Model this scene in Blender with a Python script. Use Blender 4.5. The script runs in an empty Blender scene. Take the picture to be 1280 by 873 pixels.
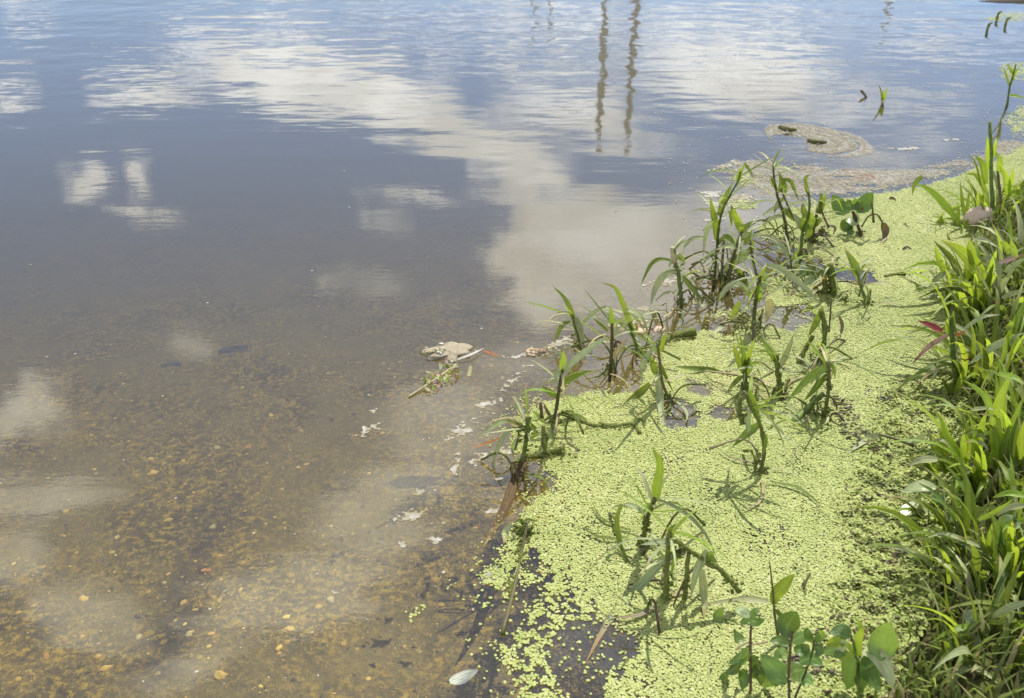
import bpy, math, random
import numpy as np
from mathutils import Vector, noise as mnoise

random.seed(7)
rng = np.random.default_rng(7)
C = bpy.context.scene.collection
scene = bpy.context.scene

# ------------------------------------------------------------------ camera
CAM = Vector((0.0, 0.0, 1.4))
PITCH = math.radians(30.0)
FPX = 1229.5                      # focal length in pixels of the 1280 px wide photograph
cp, sp_ = math.cos(PITCH), math.sin(PITCH)
cd = bpy.data.cameras.new("camera")
cam = bpy.data.objects.new("camera", cd)
C.objects.link(cam)
cam.location = CAM
cam.rotation_euler = (math.pi / 2 - PITCH, 0, 0)
cd.sensor_width = 36.0
cd.lens = 36.0 * FPX / 1280.0
cd.clip_start = 0.05
cd.clip_end = 3000
cd.dof.use_dof = True
cd.dof.focus_distance = 2.45
cd.dof.aperture_fstop = 6.3
scene.camera = cam

# ------------------------------------------------------------------ exposure
scene.view_settings.view_transform = 'Standard'
scene.view_settings.look = 'None'
scene.view_settings.gamma = 1
scene.view_settings.exposure = 0.24
scene.cycles.transparent_max_bounces = 16
scene.cycles.max_bounces = 8
scene.cycles.volume_bounces = 1
scene.cycles.use_denoising = True

# ------------------------------------------------------------------ sun
SUN_EL, SUN_AZ = math.radians(56), math.radians(25)
S = Vector((math.sin(SUN_AZ) * math.cos(SUN_EL), math.cos(SUN_AZ) * math.cos(SUN_EL), math.sin(SUN_EL)))
ld = bpy.data.lights.new("sun", 'SUN')
ld.energy = 5.0
ld.angle = math.radians(0.53)
ld.color = (1.0, 0.95, 0.86)
sun = bpy.data.objects.new("sun", ld)
C.objects.link(sun)
sun.rotation_euler = (-S).to_track_quat('-Z', 'Y').to_euler()

# ------------------------------------------------------------------ node helper
class NT:
    def __init__(self, tree):
        self.t = tree
        tree.nodes.clear()
    def n(self, kind, ins=None, **props):
        nd = self.t.nodes.new(kind)
        for k, v in props.items():
            setattr(nd, k, v)
        for k, v in (ins or {}).items():
            s = nd.inputs[k]
            if isinstance(v, bpy.types.NodeSocket):
                self.t.links.new(v, s)
            else:
                s.default_value = v
        return nd
    def math(self, op, a, b=0.0, c=None, clamp=False):
        ins = {0: a, 1: b}
        if c is not None:
            ins[2] = c
        return self.n('ShaderNodeMath', ins, operation=op, use_clamp=clamp).outputs[0]
    def vmath(self, op, a, b=None, out=0):
        ins = {0: a}
        if b is not None:
            ins[1] = b
        return self.n('ShaderNodeVectorMath', ins, operation=op).outputs[out]
    def noise(self, vec, scale, detail=4, rough=0.55, dist=0.0, out='Fac'):
        return self.n('ShaderNodeTexNoise', {'Vector': vec, 'Scale': scale, 'Detail': detail, 'Roughness': rough, 'Distortion': dist}).outputs[out]
    def mapr(self, v, a, b, c=0.0, d=1.0, smooth=False):
        return self.n('ShaderNodeMapRange', {'Value': v, 'From Min': a, 'From Max': b, 'To Min': c, 'To Max': d},
                      interpolation_type='SMOOTHSTEP' if smooth else 'LINEAR').outputs[0]
    def mapping(self, vec, loc=(0, 0, 0), rot=(0, 0, 0), sc=(1, 1, 1), vt='POINT'):
        return self.n('ShaderNodeMapping', {'Vector': vec, 'Location': loc, 'Rotation': rot, 'Scale': sc}, vector_type=vt).outputs[0]
    def mix(self, f, a, b, blend='MIX'):
        nd = self.t.nodes.new('ShaderNodeMix')
        nd.data_type = 'RGBA'
        nd.blend_type = blend
        for s, v in ((nd.inputs[0], f), (nd.inputs[6], a), (nd.inputs[7], b)):
            if isinstance(v, bpy.types.NodeSocket):
                self.t.links.new(v, s)
            else:
                s.default_value = v if not isinstance(v, tuple) or len(v) == 4 else (*v, 1)
        return nd.outputs[2]

# ------------------------------------------------------------------ sky with clouds
def make_world():
    w = bpy.data.worlds.new("World")
    scene.world = w
    w.use_nodes = True
    t = NT(w.node_tree)
    sky = t.n('ShaderNodeTexSky', sky_type='NISHITA', sun_disc=False, sun_elevation=SUN_EL, sun_rotation=SUN_AZ,
              altitude=20.0, air_density=1.0, dust_density=0.1, ozone_density=4.0)
    d = t.n('ShaderNodeTexCoord').outputs['Generated']
    # a flat chart of the northern sky (tangent plane 30 degrees above the horizon)
    qz = t.math('MAXIMUM', t.vmath('DOT_PRODUCT', d, (0, cp, sp_), 1), 0.08)
    qx = t.vmath('DOT_PRODUCT', d, (1, 0, 0), 1)
    qy = t.vmath('DOT_PRODUCT', d, (0, sp_, -cp), 1)
    k = FPX / 100.0
    u = t.math('MULTIPLY_ADD', t.math('DIVIDE', qx, qz), k, 6.40)
    v = t.math('MULTIPLY_ADD', t.math('DIVIDE', qy, qz), -k, 4.36)
    uv = t.n('ShaderNodeCombineXYZ', {0: u, 1: v, 2: 0.0}).outputs[0]
    # ragged edges
    wn = t.noise(t.mapping(uv, sc=(0.8, 1.7, 1)), 1.0, 5, 0.6, out='Color')
    wv = t.vmath('MULTIPLY', t.vmath('SUBTRACT', wn, (0.5, 0.5, 0.5)), (1.5, 0.62, 0))
    wn2 = t.noise(t.mapping(uv, rot=(0, 0, math.radians(-14)), sc=(2.2, 9.0, 1)), 1.0, 4, 0.6, out='Color')
    wv = t.vmath('ADD', wv, t.vmath('MULTIPLY', t.vmath('SUBTRACT', wn2, (0.5, 0.5, 0.5)), (1.1, 0.1, 0)))
    p = t.vmath('ADD', uv, wv)
    blobs = [  # u, v, half width, half height, tilt, weight
        (3.9, 1.05, 1.7, 0.44, 8, 1.15), (5.4, 1.6, 1.8, 0.32, 16, 1.05), (2.6, 0.62, 0.9, 0.1, 3, 0.9), (1.9, 1.22, 0.95, 0.2, -3, 0.8),
        (2.7, 0.62, 0.9, 0.13, 4, 0.8), (3.7, 0.42, 1.2, 0.1, 3, 0.75), (6.2, 0.75, 1.8, 0.12, 5, 0.7),
        (6.0, 0.12, 2.6, 0.1, 2, 0.9), (8.6, 0.25, 2.6, 0.16, -2, 0.85), (9.0, 1.0, 2.0, 0.55, 4, 0.75),
        (7.3, 1.55, 1.5, 0.4, 12, 0.7), (10.6, 1.35, 1.8, 0.35, 0, 0.5), (11.5, 0.5, 1.5, 0.12, 0, 0.8),
        (7.7, 2.95, 1.7, 0.7, 6, 0.9), (6.85, 3.3, 0.66, 1.05, -14, 1.15), (8.3, 3.5, 1.6, 0.9, 0, 0.8), (6.6, 2.2, 0.7, 0.26, 14, 0.75), (5.3, 2.5, 0.95, 0.075, 12, 0.7), (6.6, 2.52, 0.8, 0.14, 12, 0.7),
        (1.05, 2.25, 0.36, 0.3, 0, 1.0), (1.78, 2.3, 0.16, 0.36, 0, 0.8), (1.8, 2.72, 0.55, 0.09, 5, 0.9), (4.85, 2.8, 0.34, 0.09, 5, 0.5),
        (0.1, 1.22, 0.35, 0.12, 0, 0.9), (0.25, 0.15, 0.45, 0.12, 0, 0.8),
        (4.5, 3.5, 0.8, 0.2, 5, 0.4), (0.25, 5.2, 0.75, 0.42, -38, 1.05), (5.5, 5.3, 1.0, 0.7, -25, 0.8), (4.9, 6.3, 1.3, 0.7, -30, 0.85),
        (3.7, 7.4, 1.5, 0.6, -12, 1.0), (0.5, 6.2, 1.2, 0.35, -8, 0.8), (1.1, 7.7, 0.9, 0.45, 20, 0.75), (2.3, 4.3, 0.6, 0.3, 0, 0.5),
        (0.0, 7.0, 0.7, 0.4, 0, 0.8), (6.5, 4.6, 0.8, 0.4, 0, 0.5), (2.3, 8.3, 1.0, 0.3, -20, 0.7), (9.2, 2.65, 1.6, 0.5, 4, 0.62), (10.6, 2.0, 1.6, 0.35, 0, 0.45), (9.7, 3.9, 1.4, 0.7, 0, 0.7), (8.6, 5.0, 2.3, 1.3, 0, 0.7), (7.6, 8.0, 1.3, 0.7, 0, 0.5), (6.4, 6.0, 0.8, 0.7, 0, 0.6),
    ]
    acc = None
    for (bu, bv, ru, rv, a, wgt) in blobs:
        q = t.mapping(p, (bu, bv, 0), (0, 0, math.radians(a)), (ru, rv, 1), 'TEXTURE')
        r = t.vmath('LENGTH', q, None, 1)
        f = t.mapr(r, 1.3, 0.35, 0.0, wgt, True)
        acc = f if acc is None else t.math('MAXIMUM', acc, f)
    fine = t.noise(t.mapping(uv, rot=(0, 0, math.radians(-8)), sc=(1.1, 3.2, 1)), 1.3, 6, 0.62)
    bands = t.noise(t.mapping(uv, rot=(0, 0, math.radians(-3)), sc=(0.5, 7.5, 1)), 1.0, 4, 0.55)
    fine = t.math('ADD', fine, t.math('MULTIPLY', t.math('SUBTRACT', bands, 0.5), t.math('MULTIPLY', t.mapr(v, 2.6, 0.8, 0.0, 1.5), t.mapr(u, 3.5, 7.0, 0.8, 1.6))))
    field = t.math('MULTIPLY_ADD', t.math('SUBTRACT', fine, 0.5), 0.85, acc)
    # the rest of the sky: the same broken cloud from noise on a cloud ceiling
    dz = t.math('ADD', t.n('ShaderNodeSeparateXYZ', {0: d}).outputs[2], 0.15)
    ceil = t.vmath('DIVIDE', d, t.n('ShaderNodeCombineXYZ', {0: dz, 1: dz, 2: dz}).outputs[0])
    gen = t.math('MULTIPLY', t.mapr(t.noise(ceil, 1.6, 6, 0.6, 0.3), 0.36, 0.66), 1.0)
    ex = t.math('MAXIMUM', t.math('DIVIDE', t.math('ABSOLUTE', t.math('SUBTRACT', u, 6.4)), 6.6),
                t.math('DIVIDE', t.math('ABSOLUTE', t.math('SUBTRACT', v, 4.36)), 4.7))
    inside = t.mapr(ex, 1.25, 0.97, 0, 1, True)
    inside = t.math('MULTIPLY', inside, t.mapr(t.vmath('DOT_PRODUCT', d, (0, cp, sp_), 1), 0.3, 0.5))
    field = t.math('ADD', t.math('MULTIPLY', field, inside), t.math('MULTIPLY', gen, t.math('SUBTRACT', 1.0, inside)))
    crisp = t.mapr(field, 0.2, 0.84, 0, 1, True)
    soft = t.mapr(field, 0.05, 1.15, 0, 1, True)
    sel = t.mapr(v, 3.6, 5.2, 0, 1, True)
    mask = t.math('ADD', t.math('MULTIPLY', crisp, t.math('SUBTRACT', 1.0, sel)), t.math('MULTIPLY', soft, sel))
    shade = t.noise(t.mapping(uv, sc=(0.7, 1.5, 1)), 1.4, 4, 0.5)
    ccol = t.mix(t.mapr(shade, 0.35, 0.65), (11.8, 11.6, 11.2), (17.0, 16.8, 16.2))
    blue = t.mix(1.0, sky.outputs[0], (1.26, 1.15, 1.17), 'MULTIPLY')      # gain: brighter, slightly purpler sky
    col = t.mix(t.math('MULTIPLY', mask, 0.95), blue, ccol)
    bg = t.n('ShaderNodeBackground', {'Color': col, 'Strength': 0.122})
    t.n('ShaderNodeOutputWorld', {'Surface': bg.outputs[0]})
make_world()

# ------------------------------------------------------------------ geometry helpers
def ray(u, v):
    """world direction of a pixel of the 1280 px wide photograph"""
    x, y = (u - 640.0) / FPX, -(v - 436.25) / FPX
    return Vector((x, cp + y * sp_, -sp_ + y * cp))

def at(u, v, z=0.0):
    d = ray(u, v)
    return CAM + d * ((z - CAM.z) / d.z)

def mpp(p):
    """metres per photograph pixel at a world point"""
    r = p - CAM
    return (r.y * cp - r.z * sp_) / FPX

def tag(o, label=None, cat=None, group=None, kind=None):
    for k, v in (('label', label), ('category', cat), ('group', group), ('kind', kind)):
        if v:
            o[k] = v
    return o

def mesh_obj(name, verts, faces, mat, parent=None, smooth=True, uvs=None, attr=None):
    me = bpy.data.meshes.new(name)
    me.from_pydata([tuple(v) for v in verts], [], faces)
    if smooth:
        me.shade_smooth()
    if uvs is not None:
        ul = me.uv_layers.new(name="UVMap")
        li = np.empty(len(me.loops), dtype=np.int32)
        me.loops.foreach_get('vertex_index', li)
        ul.data.foreach_set('uv', np.asarray(uvs, dtype=np.float32)[li].ravel())
    if attr is not None:
        a = me.attributes.new('tint', 'FLOAT', 'POINT')
        a.data.foreach_set('value', np.asarray(attr, dtype=np.float32))
    o = bpy.data.objects.new(name, me)
    C.objects.link(o)
    if mat:
        me.materials.append(mat)
    if parent:
        o.parent = parent
        o.matrix_parent_inverse.identity()
        o.location = -Vector(parent.location)
    return o

def np_obj(name, V, F, mat, attr=None, smooth=True):
    """V (n,3) float, F (m,k) int: one mesh, fast"""
    me = bpy.data.meshes.new(name)
    m, k = F.shape
    me.vertices.add(len(V))
    me.vertices.foreach_set('co', V.astype(np.float32).ravel())
    me.loops.add(m * k)
    me.loops.foreach_set('vertex_index', F.astype(np.int32).ravel())
    me.polygons.add(m)
    me.polygons.foreach_set('loop_start', np.arange(0, m * k, k, dtype=np.int32))
    me.update(calc_edges=True)
    if smooth:
        me.shade_smooth()
    if attr is not None:
        a = me.attributes.new('tint', 'FLOAT', 'POINT')
        a.data.foreach_set('value', attr.astype(np.float32))
    me.materials.append(mat)
    o = bpy.data.objects.new(name, me)
    C.objects.link(o)
    return o

def empty(name, loc):
    o = bpy.data.objects.new(name, None)
    o.empty_display_size = 0.05
    C.objects.link(o)
    o.location = loc
    return o

def catmull(pts, n=4):
    if len(pts) < 3:
        a, b = pts[0], pts[-1]
        return [a.lerp(b, i / 5) for i in range(6)]
    P = [pts[0] * 2 - pts[1]] + list(pts) + [pts[-1] * 2 - pts[-2]]
    out = []
    for i in range(1, len(P) - 2):
        p0, p1, p2, p3 = P[i - 1], P[i], P[i + 1], P[i + 2]
        for j in range(n):
            s = j / n
            out.append(0.5 * ((2 * p1) + (p2 - p0) * s + (2 * p0 - 5 * p1 + 4 * p2 - p3) * s * s + (3 * p1 - p0 - 3 * p2 + p3) * s ** 3))
    out.append(pts[-1].copy())
    return out

def ribbon(pts, w, hint, fold=0.16, shape='grass', twist=0.0):
    """a leaf blade along pts: three vertices across, folded at the midrib"""
    n = len(pts)
    V, F, UV = [], [], []
    across = 3 if shape == 'grass' else 5
    for i, p in enumerate(pts):
        tg = (pts[min(i + 1, n - 1)] - pts[max(i - 1, 0)])
        tg = tg.normalized() if tg.length > 1e-9 else Vector((0, 0, 1))
        t = i / (n - 1)
        side = tg.cross(hint)
        side = side.normalized() if side.length > 1e-4 else Vector((1, 0, 0))
        nrm = side.cross(tg)
        a = twist * (t - 0.3)
        side = side * math.cos(a) + nrm * math.sin(a)
        nrm = side.cross(tg)
        if shape == 'grass':
            wd = w * min(1.0, 0.55 + 1.6 * t) * max(0.02, (1 - t ** 2.6))
        elif shape == 'strap':
            wd = w * max(0.25, 1 - 0.8 * t ** 4)
        else:
            wd = w * max(0.03, math.sin(math.pi * min(1, (0.04 + 0.96 * t)) ** 0.85) ** 0.7)
        for j in range(across):
            s = j / (across - 1) * 2 - 1
            drop = (1 - abs(s)) * fold * wd
            if shape == 'ovate':
                drop += 0.06 * wd * math.sin(t * 9 + s * 3) - 0.1 * w * (2 * t - 1) ** 2 + 0.12 * wd * s * s
            V.append(p + side * (s * wd * 0.5) - nrm * drop)
            UV.append((j / (across - 1), t))
    for i in range(n - 1):
        for j in range(across - 1):
            a = i * across + j
            F.append((a, a + 1, a + across + 1, a + across))
    return V, F, UV

def tube(pts, r0, r1, sides=6, rough=0.0, seed=0.0):
    n = len(pts)
    V, F = [], []
    for i, p in enumerate(pts):
        tg = (pts[min(i + 1, n - 1)] - pts[max(i - 1, 0)])
        tg = tg.normalized() if tg.length > 1e-9 else Vector((0, 0, 1))
        s1 = tg.cross(Vector((0.3, 1, 0.2))).normalized()
        s2 = tg.cross(s1)
        r = r0 + (r1 - r0) * i / (n - 1)
        for j in range(sides):
            a = 2 * math.pi * j / sides
            q = 1.0
            if rough:
                q += rough * mnoise.noise(Vector((i * 1.7 + seed, j * 2.3, seed * 3.1))) * 1.6
            V.append(p + (s1 * math.cos(a) + s2 * math.sin(a)) * r * q)
    for i in range(n - 1):
        for j in range(sides):
            a, b = i * sides + j, i * sides + (j + 1) % sides
            F.append((a, b, b + sides, a + sides))
    F.append(tuple(range(sides - 1, -1, -1)))
    F.append(tuple((n - 1) * sides + j for j in range(sides)))
    return V, F

# ------------------------------------------------------------------ materials
def new_mat(name):
    m = bpy.data.materials.new(name)
    m.use_nodes = True
    return m, NT(m.node_tree)

def leaf_mat(name, col, trans, gloss_rough=0.42, tw=0.4, spec=0.5, tip=None, blotch=None, ribs=26.0, veins=False):
    m, t = new_mat(name)
    uv = t.n('ShaderNodeUVMap').outputs[0]
    rnd = t.n('ShaderNodeObjectInfo').outputs['Random']
    geo = t.n('ShaderNodeNewGeometry').outputs['Position']
    sep = t.n('ShaderNodeSeparateXYZ', {0: uv})
    var = t.mapr(rnd, 0, 1, 0.72, 1.28)
    n1 = t.noise(geo, 60, 3, 0.6)
    val = t.math('MULTIPLY', var, t.mapr(n1, 0.3, 0.7, 0.82, 1.18))
    stripe = t.noise(t.n('ShaderNodeCombineXYZ', {0: t.math('MULTIPLY', sep.outputs[0], 13.0), 1: t.math('MULTIPLY', sep.outputs[1], 1.2), 2: t.math('MULTIPLY', rnd, 50.0)}).outputs[0], 1.0, 2)
    val = t.math('MULTIPLY', val, t.mapr(stripe, 0.3, 0.7, 0.8, 1.2))
    hsv = t.n('ShaderNodeHueSaturation', {'Hue': t.mapr(t.math('FRACT', t.math('MULTIPLY', rnd, 7.3)), 0, 1, 0.482, 0.515), 'Saturation': 1.0, 'Value': val, 'Color': (*col, 1)}).outputs[0]
    # paler midrib
    rib = t.mapr(t.math('ABSOLUTE', t.math('SUBTRACT', sep.outputs[0], 0.5)), 0.02, 0.09, 0.45, 0.0)
    hsv = t.mix(rib, hsv, tuple(min(1, c * 1.6 + 0.03) for c in col))
    if veins:
        sv = t.math('ADD', t.math('MULTIPLY', sep.outputs[1], 8.0), t.math('MULTIPLY', t.math('ABSOLUTE', t.math('SUBTRACT', sep.outputs[0], 0.5)), -4.5))
        sv = t.math('ABSOLUTE', t.math('SUBTRACT', t.math('FRACT', sv), 0.5))
        vein = t.mapr(sv, 0.02, 0.09, 0.4, 0.0)
        hsv = t.mix(vein, hsv, tuple(min(1, c * 1.7 + 0.03) for c in col))
    else:
        old = t.math('MULTIPLY', t.mapr(t.math('ADD', sep.outputs[1], t.mapr(n1, 0.3, 0.7, -0.12, 0.12)), 0.76, 0.9), t.math('GREATER_THAN', t.math('FRACT', t.math('MULTIPLY', rnd, 13.7)), 0.62))
        hsv = t.mix(t.math('MULTIPLY', old, 0.85), hsv, (0.3, 0.22, 0.1))
    if tip:
        f = t.mapr(t.math('ADD', sep.outputs[1], t.mapr(n1, 0, 1, -0.2, 0.2)), 0.62, 0.85)
        hsv = t.mix(f, hsv, tip)
    if blotch:
        hsv = t.mix(t.mapr(t.noise(geo, 140, 2), 0.62, 0.68, 0, 0.7), hsv, blotch)
    wave = t.math('SINE', t.math('MULTIPLY', sep.outputs[0], ribs))
    bump = t.n('ShaderNodeBump', {'Strength': 0.35, 'Distance': 0.001, 'Height': t.math('ADD', t.math('MULTIPLY', wave, 0.5), t.noise(geo, 220, 2))}).outputs[0]
    b = t.n('ShaderNodeBsdfPrincipled', {'Base Color': hsv, 'Roughness': gloss_rough, 'Specular IOR Level': spec, 'Normal': bump})
    tr = t.n('ShaderNodeBsdfTranslucent', {'Color': t.mix(0.6, hsv, trans), 'Normal': bump})
    mx = t.n('ShaderNodeMixShader', {0: tw, 1: b.outputs[0], 2: tr.outputs[0]})
    t.n('ShaderNodeOutputMaterial', {'Surface': mx.outputs[0]})
    return m

M = {
    'g': leaf_mat('grass_bright', (0.23, 0.33, 0.03), (0.58, 0.7, 0.05), tw=0.5, blotch=(0.09, 0.15, 0.015)),
    'e': leaf_mat('shoot_green', (0.16, 0.23, 0.03), (0.42, 0.52, 0.04), tw=0.45, blotch=(0.09, 0.12, 0.02)),
    'd': leaf_mat('grass_deep', (0.13, 0.175, 0.025), (0.32, 0.42, 0.03), gloss_rough=0.5, spec=0.35, tw=0.4, blotch=(0.05, 0.07, 0.012)),
    's': leaf_mat('grass_pale_sheen', (0.32, 0.35, 0.16), (0.36, 0.42, 0.13), gloss_rough=0.45, tw=0.25, spec=0.4),  # paler base colour holds sky sheen on blades, partly their glaucous undersides
    'y': leaf_mat('grass_straw', (0.38, 0.33, 0.15), (0.5, 0.42, 0.14), tw=0.3, blotch=(0.22, 0.14, 0.06)),
    'r': leaf_mat('grass_red', (0.22, 0.05, 0.025), (0.36, 0.07, 0.03), tw=0.3, tip=(0.2, 0.03, 0.03)),
    'o': leaf_mat('grass_orange', (0.42, 0.17, 0.04), (0.6, 0.25, 0.05), tw=0.35),
    'p': leaf_mat('grass_pink', (0.32, 0.2, 0.17), (0.4, 0.2, 0.15), tw=0.3, tip=(0.2, 0.07, 0.06)),
    't': leaf_mat('grass_tip_brown', (0.24, 0.29, 0.14), (0.35, 0.4, 0.12), tw=0.3, tip=(0.3, 0.17, 0.06)),
    'b': leaf_mat('leaf_brown', (0.15, 0.11, 0.05), (0.22, 0.15, 0.05), tw=0.2),
    'w': leaf_mat('broad_leaf', (0.13, 0.22, 0.045), (0.36, 0.5, 0.05), gloss_rough=0.36, tw=0.34, spec=0.5, ribs=14.0, veins=True, blotch=(0.2, 0.2, 0.06)),
    'k': leaf_mat('broad_leaf_deep', (0.085, 0.145, 0.03), (0.24, 0.36, 0.03), gloss_rough=0.38, tw=0.3, spec=0.45, ribs=14.0, veins=True),
    'c': leaf_mat('leaf_bleached', (0.36, 0.37, 0.29), (0.4, 0.4, 0.3), tw=0.2, spec=0.3),
    'l': leaf_mat('broad_leaf_pale', (0.3, 0.36, 0.17), (0.36, 0.45, 0.13), gloss_rough=0.3, tw=0.25, spec=0.6, ribs=14.0, veins=True),
}

def bark_mat(name, c1, c2, rough=0.7, sc=120, fuzz=0.4):
    m, t = new_mat(name)
    geo = t.n('ShaderNodeNewGeometry').outputs['Position']
    rnd = t.n('ShaderNodeObjectInfo').outputs['Random']
    n1 = t.noise(geo, sc, 4, 0.65)
    col = t.mix(t.mapr(n1, 0.35, 0.65), c1, c2)
    col = t.mix(1.0, col, t.n('ShaderNodeCombineColor', {0: t.mapr(rnd, 0, 1, .75, 1.25), 1: t.mapr(rnd, 0, 1, .75, 1.25), 2: t.mapr(rnd, 0, 1, .75, 1.25)}).outputs[0], 'MULTIPLY')
    bump = t.n('ShaderNodeBump', {'Strength': fuzz, 'Distance': 0.003, 'Height': t.noise(geo, sc * 3, 3)}).outputs[0]
    b = t.n('ShaderNodeBsdfPrincipled', {'Base Color': col, 'Roughness': rough, 'Specular IOR Level': 0.3, 'Normal': bump})
    t.n('ShaderNodeOutputMaterial', {'Surface': b.outputs[0]})
    return m

M['G'] = bark_mat('stem_green', (0.13, 0.19, 0.035), (0.08, 0.11, 0.025), 0.5, 60)
M['D'] = bark_mat('stem_dark', (0.11, 0.12, 0.035), (0.12, 0.085, 0.04), 0.55, 80)
M['M'] = bark_mat('stem_mossy', (0.2, 0.24, 0.045), (0.09, 0.095, 0.025), 0.85, 160, 0.9)
M['B'] = bark_mat('stem_brown', (0.12, 0.085, 0.045), (0.085, 0.06, 0.03), 0.7, 60)
M['Y'] = bark_mat('stem_straw', (0.42, 0.37, 0.2), (0.3, 0.24, 0.12), 0.6, 90)

# ------------------------------------------------------------------ terrain: bank, bed
# bank edge: where the ground meets the water (world x for a given y)
EDGE = [at(u, v) for (u, v) in ((1075, 872), (1120, 800), (1160, 700), (1176, 600), (1186, 500), (1188, 420), (1196, 340), (1216, 280), (1262, 240), (1318, 210), (1420, 170))]
EY = np.array([-3.0] + [p.y for p in EDGE] + [8.0, 14.0, 30.0, 400.0])
EX = np.array([0.3] + [p.x for p in EDGE] + [3.95, 5.6, 9.0, 60.0])

def edge_x(y):
    return np.interp(y, EY, EX)

def fbm(x, y, f, seed=0.0, octv=4):
    """cheap vectorised value noise"""
    out = np.zeros_like(x, dtype=float)
    amp, tot = 1.0, 0.0
    for o in range(octv):
        X, Y = x * f + seed * 17.3 + o * 31.7, y * f + seed * 9.1 + o * 11.9
        xi, yi = np.floor(X), np.floor(Y)
        fx, fy = X - xi, Y - yi
        fx, fy = fx * fx * (3 - 2 * fx), fy * fy * (3 - 2 * fy)
        def h(a, b):
            s = np.sin(a * 127.1 + b * 311.7 + seed * 74.7) * 43758.5453
            return s - np.floor(s)
        v = (h(xi, yi) * (1 - fx) + h(xi + 1, yi) * fx) * (1 - fy) + (h(xi, yi + 1) * (1 - fx) + h(xi + 1, yi + 1) * fx) * fy
        out += v * amp
        tot += amp
        amp *= 0.5
        f *= 2.03
    return out / tot

def ground_z(x, y):
    x, y = np.asarray(x, float), np.asarray(y, float)
    d = x - edge_x(y)                       # >0 on the bank
    bank = 0.012 + 0.16 * np.clip(d, 0, 0.9) + 0.05 * np.clip(d - 0.9, 0, 3) + 0.02 * (fbm(x, y, 9, 3) - 0.5)
    bed = -0.02 + 0.30 * np.clip(d, -0.55, 0) - 0.11 * np.clip(y - 1.3, 0, 30) - 0.03 * np.clip(-d - 0.55, 0, 20)
    bed = np.maximum(bed, -2.2) + 0.03 * (fbm(x, y, 5, 1) - 0.5) + 0.012 * (fbm(x, y, 22, 2) - 0.5)
    t = np.clip(d / 0.06 + 0.5, 0, 1)
    t = t * t * (3 - 2 * t)
    return bed * (1 - t) + bank * t

def make_ground():
    xs = np.concatenate([[-400, -60, -15, -6], np.arange(-3.2, 4.01, 0.03), [5, 7, 12, 40, 400]])
    ys = np.concatenate([[-60, -12, -3, 0], np.arange(0.6, 5.0, 0.03), np.arange(5.1, 9, 0.15), [10, 14, 30, 120, 500]])
    X, Y = np.meshgrid(xs, ys)
    Z = ground_z(X, Y)
    V = np.stack([X, Y, Z], -1).reshape(-1, 3)
    nx, ny = len(xs), len(ys)
    i = (np.arange(ny - 1)[:, None] * nx + np.arange(nx - 1)[None]).ravel()
    F = np.stack([i, i + 1, i + nx + 1, i + nx], -1)
    m, t = new_mat('lake_bed_and_soil')
    geo = t.n('ShaderNodeNewGeometry').outputs['Position']
    z = t.n('ShaderNodeSeparateXYZ', {0: geo}).outputs[2]
    a = t.noise(geo, 4.5, 6, 0.62)
    silt = t.mapr(t.noise(geo, 2.6, 4, 0.6, 0.5), 0.42, 0.62)
    b = t.noise(geo, 48, 5, 0.7, 0.4)
    c = t.noise(t.mapping(geo, rot=(0, 0, 0.5), sc=(1, 0.55, 1)), 130, 4, 0.7)
    col = t.mix(t.mapr(a, 0.32, 0.68), (0.13, 0.1, 0.035), (0.29, 0.21, 0.065))
    col = t.mix(t.mapr(b, 0.5, 0.62), col, (0.55, 0.37, 0.06))
    col = t.mix(t.mapr(b, 0.46, 0.34, 0, 0.75), col, (0.06, 0.05, 0.035))
    col = t.mix(t.math('MULTIPLY', t.mapr(c, 0.55, 0.63, 0, 0.9), t.mapr(t.noise(geo, 9, 3), 0.42, 0.6)), col, (0.72, 0.52, 0.13))
    col = t.mix(t.math('MULTIPLY', silt, 0.72), col, (0.3, 0.235, 0.09))
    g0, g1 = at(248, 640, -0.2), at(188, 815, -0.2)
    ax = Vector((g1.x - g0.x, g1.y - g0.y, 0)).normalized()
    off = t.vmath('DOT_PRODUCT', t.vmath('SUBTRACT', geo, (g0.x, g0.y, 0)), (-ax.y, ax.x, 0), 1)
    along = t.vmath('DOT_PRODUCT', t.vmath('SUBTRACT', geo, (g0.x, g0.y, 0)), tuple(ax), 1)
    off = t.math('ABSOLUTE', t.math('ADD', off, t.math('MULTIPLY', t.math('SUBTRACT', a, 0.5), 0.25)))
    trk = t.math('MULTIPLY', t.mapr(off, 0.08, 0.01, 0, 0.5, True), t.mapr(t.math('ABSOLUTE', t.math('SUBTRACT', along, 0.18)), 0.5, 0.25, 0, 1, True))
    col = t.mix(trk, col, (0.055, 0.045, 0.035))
    soil = t.mix(t.mapr(b, 0.4, 0.6), (0.06, 0.048, 0.025), (0.11, 0.13, 0.03))
    col = t.mix(t.mapr(z, -0.012, 0.012), col, soil)
    bump = t.n('ShaderNodeBump', {'Strength': 0.8, 'Distance': 0.012, 'Height': t.math('ADD', b, c)}).outputs[0]
    bs = t.n('ShaderNodeBsdfPrincipled', {'Base Color': col, 'Roughness': 0.9, 'Specular IOR Level': 0.1, 'Normal': bump})
    t.n('ShaderNodeOutputMaterial', {'Surface': bs.outputs[0]})
    o = np_obj('lake_bed', V, F, m)
    tag(o, 'sloping lake bed of brown silt and golden gravel rising to a muddy bank', kind='structure')
make_ground()

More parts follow.
